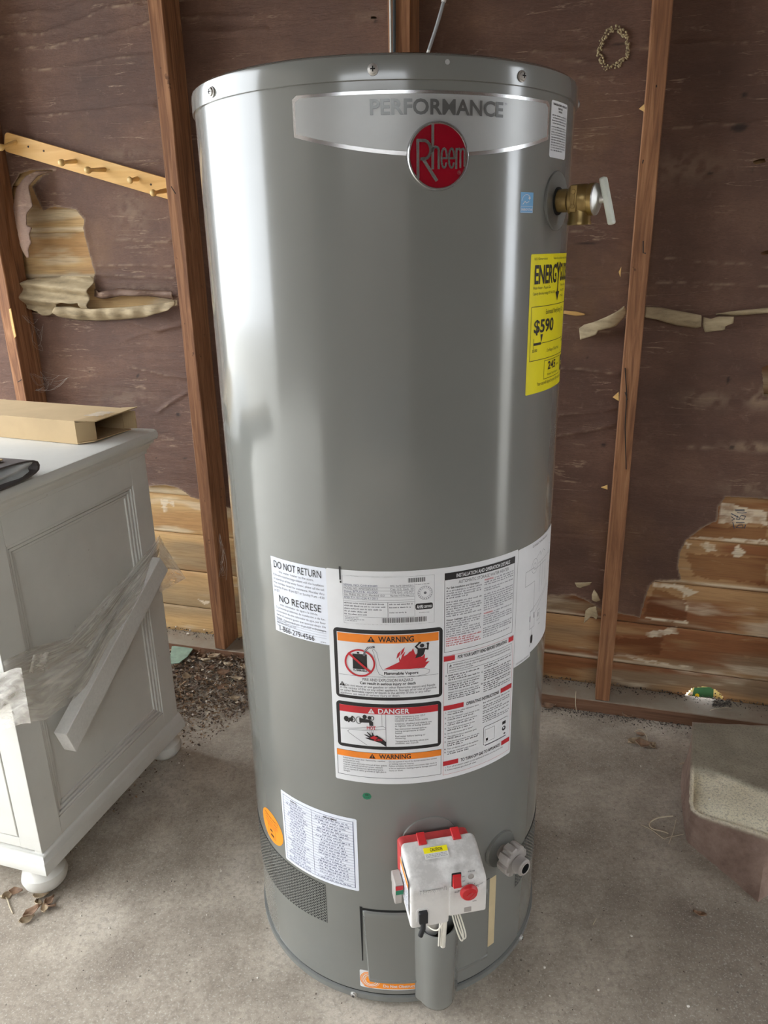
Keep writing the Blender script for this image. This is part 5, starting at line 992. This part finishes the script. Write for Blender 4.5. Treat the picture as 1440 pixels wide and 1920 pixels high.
# cross-section visible at the near side: a long flat loop along ra, open toward the camera
def loop(a0, a1, z0, z1, k): return [((a0+a1)/2+(a1-a0)/2*x*k, (z0+z1)/2+(z1-z0)/2*z*(k if k == 1 else (1-(1-k)*6))) for x, z in ol]
o_, i_ = loop(-.004, .42, .001, Hh, 1.0), loop(-.004, .42, .001, Hh, .975)
mb = MB(); nL = len(ol); vs = [T(a, b, z) for b in (0, .16) for lp in (o_, i_) for a, z in lp]
mb.add(vs, [(i, (i+1) % nL, nL+(i+1) % nL, nL+i) for i in range(nL)]+[(2*nL+i, 2*nL+(i+1) % nL, (i+1) % nL, i) for i in range(nL)]+[(nL+i, nL+(i+1) % nL, 3*nL+(i+1) % nL, 3*nL+i) for i in range(nL)], 0)
mb.build('sleeve', M['darkcard'], tray, fix=True)
mb = MB(); vs = []
for i in range(25):
    for j in range(9): a = .010+.39*i/24; z = .007+.028*j/8; vs.append(T(a, .006+.008*math.sin(j*.7+i*.3)+.006*vnoise(i*.6, j*.5, 2), z))
mb.add(vs, [(i*9+j, i*9+9+j, i*9+10+j, i*9+1+j) for i in range(24) for j in range(8)], 0, True); mb.build('plastic_lining', M['greywrap'], tray)
MB().prism([T(.05, .03, Hh+.001), T(.42, .03, Hh+.001), T(.42, .16, Hh+.001), T(.02, .14, Hh+.001)], ZV*.002).build('cardboard_face', M['card'], tray, fix=True)
# foam strip leaning on the dresser side
sp = lambda x, y, o: planep(x, y, D(-o, 0, 0), LD)
fb0 = sp(122, 1392, .020); fb1 = sp(298, 1056, .020); fa = fb1-fb0; Lf = np.linalg.norm(fa); fa /= Lf; fw = np.cross(fa, LD); fw /= np.linalg.norm(fw)
mb = MB(); vs = []; nseg = 10
for i in range(nseg+1):
    c = fb0+fa*(Lf*i/nseg)
    for a, b in ((-1, -1), (1, -1), (1, 1), (-1, 1)): vs.append(c+fw*(a*.0290*(1-.12*i/nseg))-LD*(b*.0155)+fa*(.006*a if i == 0 else 0))
mb.add(vs, [(i*4+k, i*4+(k+1) % 4, i*4+4+(k+1) % 4, i*4+4+k) for i in range(nseg) for k in range(4)]+[(3, 2, 1, 0), tuple(nseg*4+k for k in range(4))])
tag(mb.build('foam_strip', M['foam'], None, .0015, 2, fix=True), 'long white foam strip leaning diagonally across the dresser side', 'foam strip')
# foam corner block on the front edge
fc = D(-.004, DDEP+.018, 0); zc = planep(24, 1300, fc, FD)[2]
tag(MB().box(D(.040, DDEP+.018, zc), LD*.050, FD*.0165, ZV*.030).build('foam_block', M['foam'], None, .003, 2, fix=True), 'short white foam block wrapped at the dresser front corner', 'foam block')
def fgrid(name, P, par, su=1.0):
    ny, nx = P.shape[:2]; fu, fv = np.meshgrid(np.linspace(0, su*3, nx), np.linspace(0, 1, ny)); return grid_obj(name, P, M['film'], par, None, {'fu': fu, 'fv': fv})
# stretch film: main twisted band plus loose sheets
def film(name, upper, lower, off, amp, seed, parent=None, nu=60, nv=14):
    def samp(pts, t):
        L = [0]
        for a, b in zip(pts[:-1], pts[1:]): L.append(L[-1]+math.hypot(b[0]-a[0], b[1]-a[1]))
        L = np.array(L)/L[-1]; return np.interp(t, L, [p[0] for p in pts]), np.interp(t, L, [p[1] for p in pts])
    P = np.zeros((nv+1, nu+1, 3))
    for i in range(nu+1):
        x0, y0 = samp(upper, i/nu); x1, y1 = samp(lower, i/nu)
        for j in range(nv+1):
            t = j/nv; o = off(i/nu, t)+amp*(fbm(i*.10+t*2.0, t*9.0+i*.02, seed, 4)-.5)*2; o = max(o, .0015); P[j, i] = planep(x0+(x1-x0)*t, y0+(y1-y0)*t, D(-o, 0, 0), LD)
    return fgrid(name, P, parent)
fl0 = D(0, DDEP/2, .45); filmroot = empty('stretch_film', fl0, 'torn translucent stretch film twisted diagonally round the white dresser', 'plastic film')
bulge = lambda u, t: .004+.044*math.sin(math.pi*min(1, max(0, u*1.05)))**.8*(.25+.75*math.sin(math.pi*t)**.7)
film('film_band', [(20, 1262), (62, 1250), (110, 1228), (160, 1205), (205, 1150), (255, 1078), (296, 1012), (299, 1003)], [(40, 1355), (85, 1350), (130, 1318), (162, 1290), (208, 1200), (258, 1150), (300, 1090), (318, 1040)], bulge, .006, 3, filmroot)
film('film_sheet', [(6, 1240), (60, 1215), (130, 1195), (190, 1130), (240, 1075), (280, 1030), (297, 1005)], [(14, 1282), (64, 1268), (120, 1240), (180, 1190), (225, 1130), (262, 1085), (299, 1035)], lambda u, t: .003+.014*math.sin(math.pi*t), .005, 9, filmroot)
P = np.zeros((9, 13, 3))
for i in range(13):
    for j in range(9):
        u = i/12; x = 299+u*49; yl = 1008+u*76; yh = 1112-u*28; P[j, i] = planep(x, yl+(yh-yl)*j/8, D(-.012-.012*u, .02-.05*u, 0), LD)+LD*(.004*(fbm(i*.4, j*.5, 4)-.5))
fgrid('film_tail', P, filmroot, .4)
P = np.zeros((9, 13, 3))
for i in range(13):
    for j in range(9): u = i/12; P[j, i] = planep(-30+u*(70+18*j/8), 1258+104*j/8+6*math.sin(u*5), D(0, DDEP+.037+.003*math.sin(j*1.3+u*7), 0), FD)
fgrid('film_wrap', P, filmroot, .4)
P = np.zeros((7, 9, 3))
for i in range(9):
    for j in range(7): u = i/8; t = j/6; P[j, i] = sp(58+30*u+(t-.5)*8, 1262-34*t-6*u*t, .012+.020*t+.006*math.sin(u*9))
fgrid('film_tuft', P, filmroot, .4)

# ------------------------------------------------------------------ peg rail between the studs
RN = -.072
def rp(x, y, n=RN): return wpt(x, y, n)
ra0, ra1 = np.array(wallsz(8, 265, RN)), np.array(wallsz(320, 356, RN)); rd_ = (ra1-ra0); rL = np.linalg.norm(rd_); rd_ /= rL
ru = WD*rd_[0]+ZV*rd_[1]; rvv = -WD*rd_[1]+ZV*rd_[0]
rail = empty('peg_rail', W(*((ra0+ra1)/2), RN), 'varnished pine peg rail nailed askew between the wall studs', 'coat rack')
hw_ = .0265; mb = MB(); pts = []
for i in range(5): a = math.pi/2*i/4; pts.append((.012-.012*math.sin(a), hw_-.012+.012*math.cos(a)))
outline = [(x, y) for x, y in pts]+[(x, -y) for x, y in pts[::-1]]+[(rL, -hw_), (rL, hw_)]
mb.prism([W(ra0[0], ra0[1], RN)+ru*x+rvv*y for x, y in outline], WN*-.017).build('rail_board', M['pine'], rail, .003, 3, fix=True)
for bx_, by_, tx_, ty_, nn in ((31, 266, 0, 277, -.012), (143, 302, 114, 305, -.012), (198, 318, 163, 319, -.008), (259, 335, 243, 338, -.040), (312, 357, 286, 362, -.020)):
    p0, p1 = rp(bx_, by_, RN-.004), rp(tx_, ty_, nn); ax = p1-p0; L_ = np.linalg.norm(ax)
    MB().lathe([(.0066, 0), (.0062, L_*.3), (.0050, L_*.62), (.0048, L_*.76), (.0066, L_*.82), (.0090, L_*.90), (.0094, L_*.97), (.0080, L_*1.04), (.0045, L_*1.085), (.0001, L_*1.09)], 20, p0, ax).build('peg', M['peg'], rail)
for x, y in ((53, 275), (283, 346), (82, 283)): MB().lathe([(.0030, 0), (.0028, .0008), (.0001, .001)], 10, rp(x, y), WN).build('rail_nail', M['nail'], rail)

# ------------------------------------------------------------------ cables above the heater
def cab(name, pts, r, mat, lab): return tag(MB().tube([wpt(*q) for q in smooth(pts, 4)], r, 8).build(name, mat), lab, 'cable')
cab('electric_cable', [(731, -30, .008), (732, 20, .009), (732.5, 60, .008), (733, 130, .008)], .0026, M['cable_white'], 'thin white cable running down the middle stud behind the heater')
cab('electric_cable', [(739, -30, .010), (739, 30, .009), (739, 80, .010), (739, 130, .010)], .0036, M['cable_dark'], 'dark grey cable beside the white one on the middle stud')
cb = empty('hanging_cable', wpt(815, 60, .01), 'grey cable end hanging at a slant above the heater top', 'cable')
MB().tube([wpt(*q) for q in smooth([(838, -30, .02), (832, 2, .02), (820, 45, .02), (804, 94, .02)], 4)], .0042, 10).build('cable_jacket', M['cable_grey'], cb)
MB().tube([wpt(804, 94, .02), wpt(801, 103, .02)], .0036, 8).build('bare_end', M['cable_white'], cb); MB().tube([wpt(834, -8, .02), wpt(831.5, 4, .02)], .0056, 10).build('cable_clamp', M['cable_white'], cb)

# ------------------------------------------------------------------ loose concrete block at the right
ZB = .118
top_px = [(1298, 1354), (1296.5, 1400), (1295, 1440), (1293, 1480), (1292, 1505), (1296, 1519), (1310, 1530), (1350, 1543), (1400, 1558), (1440, 1571)]
tp = [floorp(x, y, ZB-(.010 if y > 1475 else 0)) for x, y in top_px]; tp += [tp[-1]+(tp[-1]-tp[-2])*1.2, np.array([1.12, 1.34, ZB-.006]), np.array([1.12, 1.62, ZB]), np.array([.96, 1.64, ZB])]
bp = [floorp(x, y, 0) for x, y in [(1303, 1400), (1279, 1440), (1276, 1470), (1278, 1505), (1281, 1540), (1284, 1565), (1290, 1580), (1335, 1618), (1380, 1656), (1421, 1692)]]; bp += [bp[-1]+np.array([.05, .03, 0]), np.array([1.10, 1.36, 0]), np.array([1.10, 1.60, 0]), np.array([.96, 1.62, 0])]
tp = [np.array(q) for q in tp]; bp = [np.array(q) for q in bp]
def dens(P, k=6):
    out = []
    for i in range(len(P)):
        for j in range(k): out.append(P[i]+(P[(i+1) % len(P)]-P[i])*j/k)
    return out
td, bd_ = dens(tp), dens(bp); n = len(td); NR = 14; ctr = np.mean(tp, 0); vs = []; side = []; edge = []
for r_ in range(NR+1):
    t = r_/NR
    for i in range(n):
        q = bd_[i]+(td[i]-bd_[i])*t; k = math.sin(math.pi*t)*.004*(vnoise(i*.35, t*5, 3)-.4)+.003*(vnoise(i*1.1, t*14, 5)-.5); o_ = q-ctr; o_[2] = 0; o_ /= np.linalg.norm(o_)+1e-9
        q = q+o_*k; vs.append(q); side.append(1.0); edge.append(0.)
fs = [(r_*n+i, r_*n+(i+1) % n, (r_+1)*n+(i+1) % n, (r_+1)*n+i) for r_ in range(NR) for i in range(n)]
NT = 22; base = NR*n; prev = base
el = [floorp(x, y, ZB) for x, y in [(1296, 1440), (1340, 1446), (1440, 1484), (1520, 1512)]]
def light_band_amt(q):
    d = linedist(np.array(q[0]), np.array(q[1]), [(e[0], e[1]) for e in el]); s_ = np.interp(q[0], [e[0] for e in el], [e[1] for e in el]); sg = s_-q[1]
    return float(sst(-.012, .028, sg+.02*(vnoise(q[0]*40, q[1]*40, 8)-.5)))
for r_ in range(1, NT+1):
    t = r_/NT; b = len(vs)
    for i in range(n):
        q = td[i]+(ctr-td[i])*t; q = np.array(q); e_ = light_band_amt(q); q[2] = ZB+.006*(fbm(q[0]*25, q[1]*25, 4, 3)-.5)-.020*e_*(1-min(1, t*3))-.004*e_
        if r_ == 1: q[2] = td[i][2]+.002
        vs.append(q); side.append(0.); edge.append(e_)
    fs += [(prev+i, prev+(i+1) % n, b+(i+1) % n, b+i) for i in range(n)]; prev = b
for i in range(n): edge[base+i] = light_band_amt(td[i]); side[base+i] = .35
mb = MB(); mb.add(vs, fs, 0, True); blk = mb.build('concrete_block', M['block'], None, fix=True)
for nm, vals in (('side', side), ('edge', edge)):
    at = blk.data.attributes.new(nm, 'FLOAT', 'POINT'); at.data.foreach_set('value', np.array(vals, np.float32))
tag(blk, 'broken grey concrete block with a band of light painted along its front edge lying by the wall at right', 'concrete block')

# ------------------------------------------------------------------ litter seen through the hole under the siding
gk = empty('printed_card_scrap', W(.925, .0, -.20), 'green and cream printed card showing through the hole under the siding', 'litter')
GK = lambda x, y: wpt(x, y, -.16)
MB().prism([GK(1284, 1310), GK(1300, 1288), GK(1330, 1284), GK(1350, 1292), GK(1360, 1320), GK(1290, 1322)], WN*-.002).build('cream_backing', M['litter_cream'], gk, fix=True)
MB().prism([GK(1297, 1306), GK(1302, 1289), GK(1338, 1288), GK(1337, 1316), GK(1300, 1312)], WN*.002).build('green_panel', M['litter_green'], gk, fix=True)
MB().lathe([(.006, 0), (.0055, .002), (.0001, .003)], 16, GK(1307, 1303)+WN*.002, WN).build('yellow_spot', M['yellow'], gk); MB().box(GK(1296, 1299)+WN*.002, WD*.004, WN*.001, ZV*.004).build('white_patch', M['crumb'], gk)
for x, y in ((1341, 1300), (1342, 1306), (1348, 1308), (1350, 1302)): MB().box(GK(x, y)+WN*.001, WD*.0014, WN*.0006, ZV*.002).build('dark_print', M['black'], gk)

# ------------------------------------------------------------------ debris on the floor
def leafmesh(name, L, Wd_, curl, seed, mat):
    r = random.Random(seed); nx, ny = 7, 5; P = np.zeros((ny, nx, 3))
    for i in range(nx):
        u = i/(nx-1); w = Wd_*math.sin(math.pi*min(.97, max(.03, u**.8)))*(.85+.3*r.random())
        for j in range(ny): v = (j/(ny-1)-.5)*2; P[j, i] = (u*L-L/2, v*w/2, curl*(v*v*.8+ (u-.5)**2*2.2)*L+.12*L*(r.random()-.5)*.4)
    P[..., 2] -= P[..., 2].min()
    o = grid_obj(name, P, mat); s = o.modifiers.new('thickness', 'SOLIDIFY'); s.thickness = .0006; return o
protos = [leafmesh('dry_leaf', .034, .020, .2, k, M['leaf'] if k % 2 else M['leaf2']) for k in range(4)]
used = [0]*4
def leaf(x, y, k, size, rot, tilt, lab, group=None, z=.002):
    src = protos[k]; o = src if not used[k] else src.copy()
    if used[k]: COL.objects.link(o)
    used[k] = 1; q = floorp(x, y, z); o.location = q; o.scale = (size,)*3; o.rotation_euler = (tilt, tilt*.4, rot); return tag(o, lab, 'leaf', group)
leaf(1178, 1341, 1, 1.35, .5, .1, 'reddish curled dry leaf against the sill plate, right stud side', None, .004)
leaf(1188, 1334, 2, 1.0, 1.6, 1.1, 'pale dry leaf standing upright against the sill plate', None, .006)
leaf(1028, 1326, 3, 1.3, .2, .1, 'small dry leaf at the sill beside the heater')
leaf(1312, 1716, 3, .75, 2.6, .25, 'single reddish dry leaf alone on the open floor at right')
LF = ['dry leaf touching the front bun foot, nearest below it', 'small dry leaf just right of the front bun foot', 'dry leaf left of the one under the bun foot', 'larger dry leaf in front of the bun foot, lower left of the row', 'lowest dry leaf of the row in front of the bun foot', 'rightmost dry leaf of the row in front of the bun foot', 'dry leaf in the middle of the row before the bun foot', 'dry leaf beside the bent stem left of the bun foot', 'leftmost dry leaf at the photo edge by the dresser']
for k, (x, y, s_, r_) in enumerate([(78, 1680, 1.2, .3), (92, 1690, 1.0, 1.2), (70, 1696, 1.1, 2.2), (60, 1712, 1.3, .9), (50, 1725, 1.1, .7), (96, 1700, .9, 2.9), (84, 1704, 1.0, 1.9), (30, 1672, 1.0, .2), (12, 1680, 1.0, 1.1)]):
    leaf(x, y, k % 4, s_*.8, r_, .3*(k % 3), LF[k], 'dry leaves by the dresser foot', .003+.003*(k % 2))
for k, (x, y, s_, r_) in enumerate([(402, 1232, 1.3, .3), (440, 1228, 1.2, 1.4), (425, 1248, 1.3, 2.4), (395, 1255, 1.1, .9), (455, 1252, 1.2, 2.0), (380, 1222, 1.0, .5), (445, 1275, 1.1, 2.8), (370, 1275, 1.1, 1.8), (350, 1268, .9, .2), (415, 1290, 1.0, 1.1), (440, 1310, .9, .3), (352, 1305, .9, 2.2), (400, 1222, 1.4, 1.9), (418, 1262, 1.3, .4), (385, 1240, 1.2, 2.7), (455, 1235, 1.1, .1)]):
    leaf(x, y, k % 4, s_*.95, r_, .35*(k % 3), 'dry leaf in the litter heap between dresser and heater', 'leaves in the litter heap', .018+.006*(k % 3))
tan_ = [(1188, 1392, 1.2, .4, .1), (1205, 1396, 1.25, -.2, .3), (1222, 1398, .9, .8, .5), (1200, 1378, .8, 2.2, .9)]
for k, (x, y, s_, r_, t_) in enumerate(tan_): leaf(x, y, (k+2) % 4, s_, r_, t_, ('leftmost dry leaf of the small clump before the sill plate', 'middle dry leaf of the small clump before the sill plate', 'rightmost dry leaf of the small clump before the sill plate', 'upper dry leaf of the small clump, under the curled stem')[k], 'leaves in the small clump', .003)
def twig(pts, r, lab, zs=None, group=None, mat='twig'):
    P_ = [floorp(x, y, z) for x, y, z in pts]; return tag(MB().tube(smooth(P_, 4), r, 6).build('twig', M[mat]), lab, 'twig', group)
twig([(1262, 1530, .02), (1235, 1533, .012), (1219, 1542, .006), (1222, 1553, .005), (1244, 1559, .006), (1253, 1563, .004)], .0016, 'looped pale twig sticking out by the concrete block')
twig([(1201, 1546, .002), (1222, 1556, .003), (1244, 1572, .004), (1252, 1570, .003), (1282, 1564, .006)], .0009, 'long thin curved twig under the looped one by the block')
twig([(1268, 1535, .025), (1262, 1560, .012), (1254, 1582, .004)], .0008, 'thin upright stem beside the looped twig'); twig([(1275, 1432, .003), (1295, 1427, .004)], .0016, 'short straight pale twig at the left edge of the block')
twig([(1189, 1372, .01), (1202, 1368, .02), (1212, 1380, .012), (1214, 1392, .004)], .0012, 'curled stem arching over the small leaf clump'); twig([(0, 1680, .003), (12, 1684, .004), (18, 1700, .003), (24, 1713, .002)], .0012, 'bent thin stem on the floor at the lower left'); twig([(1112, 1733, .002), (1118, 1722, .002)], .0008, 'tiny straw on the open floor right of the heater base')
twig([(1331, 1332, .045), (1345, 1328, .045), (1362, 1327, .045), (1372, 1328, .044)], .0009, 'thin dry stem on the sill plate below the hole'); twig([(1080, 1296, .05), (1079, 1318, .03), (1081, 1334, .004)], .0010, 'thin straw leaning over the sill plate near the heater')
cr = leafmesh  # crumbs are small irregular lumps
def lump(name, r, seed, mat):
    rr = random.Random(seed); mb = MB(); n = 7; vs = []
    for i in range(5):
        a = math.pi*i/4
        for k in range(n): b = 2*math.pi*k/n; q = r*(.75+.5*rr.random()); vs.append((q*math.sin(a)*math.cos(b), q*math.sin(a)*math.sin(b), r*.7+q*.7*math.cos(a)))
    mb.add(vs, [(i*n+k, i*n+(k+1) % n, i*n+n+(k+1) % n, i*n+n+k) for i in range(4) for k in range(n)], 0, False); return mb.build(name, mat)
cp = [lump('white_crumb', .0042, k, M['crumb']) for k in range(3)]; cu_ = [0]*3
CRL = ['crumb on open floor at right, nearest the block', 'crumb on the floor right of the heater base', 'crumb low on the floor right of the gas valve', 'crumb near the bottom right corner of the photo', 'smaller crumb close to the right of the heater base', 'tiny crumb at the bottom edge, right side', 'tiny crumb above the one low right of the heater', 'crumb on the floor below the small leaf clump', 'crumb on top of the concrete block', 'larger crumb just under the front edge of the heater', 'crumb on the floor left of the orange sticker', 'crumb on open floor between dresser foot and heater', 'crumb left of center on the open floor, lower left', 'crumb right of the leaves by the bun foot', 'tiny crumb beside the perforated intake of the heater', 'crumb at the lower left of the heater base', 'crumb under the back bun foot, left one', 'crumb under the back bun foot, right one', 'small crumb lying apart from the back bun foot', 'large pebble at the back corner of the dresser', 'pale pebble in the litter close to the heater', 'pale crumb on the sill beside the green paper, left', 'pale crumb on the sill beside the green paper, right', 'largest pale crumb on the sill plate behind the dresser', 'second large crumb on the sill plate behind the dresser', 'crumb on the sill plate near the left stud foot', 'crumb on the sill plate just right of the dresser edge', 'rightmost crumb on the sill plate before the left stud', 'small crumb in the litter near the heater side', 'leftmost crumb on the sill plate by the dresser edge']
for k, (x, y, s_) in enumerate([(1184, 1756, 1.0), (1021, 1815, 1.1), (1122, 1857, .9), (1290, 1888, 1.1), (1031, 1868, .7), (1266, 1905, .6), (1141, 1836, .6), (1201, 1437, .7), (1330, 1500, .8), (765, 1876, 1.7), (415, 1634, .8), (388, 1716, .6), (205, 1741, .7), (152, 1718, .7), (466, 1645, .6), (483, 1834, .7), (336, 1432, 1.2), (345, 1436, .9), (356, 1415, .7), (347, 1333, 1.6), (378, 1372, 1.0), (322, 1214, 1.6), (334, 1213, 1.5), (352, 1190, 2.0), (357, 1183, 1.6), (383, 1182, 1.2), (346, 1176, 1.0), (392, 1180, 1.0), (400, 1342, .9), (330, 1176, 1.2)]):
    o = cp[k % 3] if not cu_[k % 3] else cp[k % 3].copy()
    if cu_[k % 3]: COL.objects.link(o)
    cu_[k % 3] = 1; zz_ = ZB-.001 if x == 1330 else .041 if (y < 1195 and x < 420) else (.012 if (x < 420 and y < 1350 and x > 300) else 0); o.location = floorp(x, y, zz_); o.scale = (s_*.62,)*3; o.rotation_euler = (0, 0, k*1.3); tag(o, 'white '+CRL[k], 'crumb', 'white crumbs on the floor')
tl = [(x, y) for x, y in [(318, 1246), (322, 1213), (352, 1210), (362, 1218), (352, 1232), (336, 1244)]]
tag(MB().prism([floorp(x, y, .024+.004*(i % 2)) for i, (x, y) in enumerate(tl)], (0, 0, .003)).build('paper_scrap', M['teal'], None, .001, fix=True), 'faded pale green paper scrap behind the dresser corner', 'paper')
# fine litter that nobody could count
def litter(name, pts, sizes, cols, lab, hgt):
    V_ = []; F_ = []; Cc = []
    for (x, y, z0), s_ in zip(pts, sizes):
        a = random.uniform(0, 6.28); b = random.uniform(-.9, .9); c_ = random.choice(cols); j = random.uniform(.8, 1.2); u = np.array([math.cos(a), math.sin(a), math.sin(b)*.7]); v = np.array([-math.sin(a), math.cos(a), random.uniform(-.6, .6)]); k = len(V_); r1, r2 = random.uniform(.5, 1.1), random.uniform(.25, .6)
        o_ = np.array([x, y, z0+s_*.5]); vs = [o_-u*s_*r1, o_-v*s_*r2+np.array([0, 0, s_*.2]), o_+u*s_*r1, o_+v*s_*r2, o_+np.array([0, 0, -s_*.35])]
        V_ += [tuple(q) for q in vs]; F_ += [(k, k+1, k+2, k+3), (k, k+4, k+1), (k+1, k+4, k+2), (k+2, k+4, k+3), (k+3, k+4, k)]; Cc += [[q*j for q in c_[:3]]+[1]]*5
    me = bpy.data.meshes.new(name); me.from_pydata(V_, [], F_); at = me.color_attributes.new('col', 'FLOAT_COLOR', 'POINT'); at.data.foreach_set('color', np.array(Cc, np.float32).ravel()); me.materials.append(M['litter']); o = bpy.data.objects.new(name, me); COL.objects.link(o); return tag(o, lab, 'litter', None, 'stuff')
brn = [S(112, 88, 66), S(140, 112, 84), S(82, 64, 50), S(100, 82, 66), S(160, 134, 104), S(64, 52, 44), S(122, 104, 88)]
heap_px = [(300, 1176), (470, 1200), (475, 1290), (468, 1330), (440, 1360), (385, 1395), (330, 1440), (230, 1515), (90, 1640), (60, 1640), (150, 1540), (300, 1380)]
hp = [tuple(floorp(x, y, 0)[:2]) for x, y in heap_px]; hx = [p_[0] for p_ in hp]; hy = [p_[1] for p_ in hp]; pts = []; sz = []
while len(pts) < 6500:
    x, y = random.uniform(min(hx), max(hx)), random.uniform(min(hy), max(hy))
    if not inpoly(np.array(x), np.array(y), hp): continue
    w = float(sst(1.70, 2.05, y)); 
    if random.random() > .12+.88*w: continue
    pts.append((x, y, random.random()**2*.022*w)); sz.append(random.uniform(.0025, .0085)*(.6+.5*w))
litter('leaf_litter', pts, sz, brn+brn+[S(170, 156, 136), S(206, 198, 184)], 'heap of crumbled dry leaves and grit between dresser, heater and wall', .02)
pts = []; sz = []
for i in range(1500):
    s_ = random.uniform(.3, 1.5); far = random.random(); p_ = W(s_, 0, .002+.02*abs(random.gauss(0, 1))); pts.append((p_[0], p_[1], 0)); sz.append(random.uniform(.0015, .0045))
for i in range(1500):
    s_ = random.uniform(-.95, 1.3); p_ = W(s_, ZP, DN+.004+.022*abs(random.gauss(0, 1)));  pts.append((p_[0], p_[1], ZP+random.random()*.006)); sz.append(random.uniform(.002, .005))
for i in range(260): p_ = floorp(random.uniform(1335, 1370), random.uniform(1316, 1328), ZP); pts.append((p_[0], p_[1], ZP+random.random()*.01)); sz.append(random.uniform(.002, .005))
litter('sill_grit', pts, sz, [S(70, 62, 54), S(58, 52, 46), S(96, 86, 76), S(50, 45, 42), S(120, 108, 96)], 'dark grit and crumbs along the sill plate at the foot of the wall', .01)
pts = []; sz = []
for i in range(2600):
    x, y = random.uniform(-1.3, 1.4), random.uniform(.55, 2.0)
    if math.hypot(x-TX, y-TY) < R+.01: continue
    pts.append((x, y, 0)); sz.append(random.choice((.0009, .0011, .0014, .0018, .0022)))
litter('floor_grit', pts, sz, [S(60, 52, 46), S(84, 74, 66), S(110, 98, 88), S(196, 188, 176), S(70, 50, 40)], 'scattered dark grit and specks on the concrete floor', .0)
# cobwebs between stud and paper at the left
def web(pts, n, lab):
    mb = MB(); r = random.Random(len(pts)+n)
    P_ = [wpt(*q) for q in pts]
    for i in range(n):
        a, b = r.sample(P_, 2); f0, f1 = r.random()*.3, .7+r.random()*.3; c0 = a+(b-a)*f0; c1 = a+(b-a)*f1; md_ = (c0+c1)/2+np.array([r.uniform(-.01, .01), r.uniform(-.01, .01), -r.uniform(.002, .02)])
        mb.tube(smooth([c0, md_, c1], 4), r.choice((.00012, .0002, .0003)), 3)
    o = mb.build('cobweb', M['web']); return tag(o, lab, 'cobweb', None, 'stuff')
web([(40, 590, -.02), (60, 608, -.05), (75, 620, -.09), (82, 600, -.09), (78, 640, -.09), (70, 655, -.08)], 16, 'dusty cobweb behind the far left stud below the torn paper'); web([(55, 700, -.03), (75, 695, -.06), (100, 715, -.09), (62, 732, -.04), (102, 708, -.09), (135, 705, -.09), (90, 722, -.08)], 22, 'dusty cobweb just above the cardboard carton'); web([(412, 1000, 0), (420, 1025, -.02), (417, 1060, -.02), (424, 1088, -.03), (408, 1095, .002), (416, 1080, -.01)], 26, 'grey cobweb on the side of the left stud beside the heater')
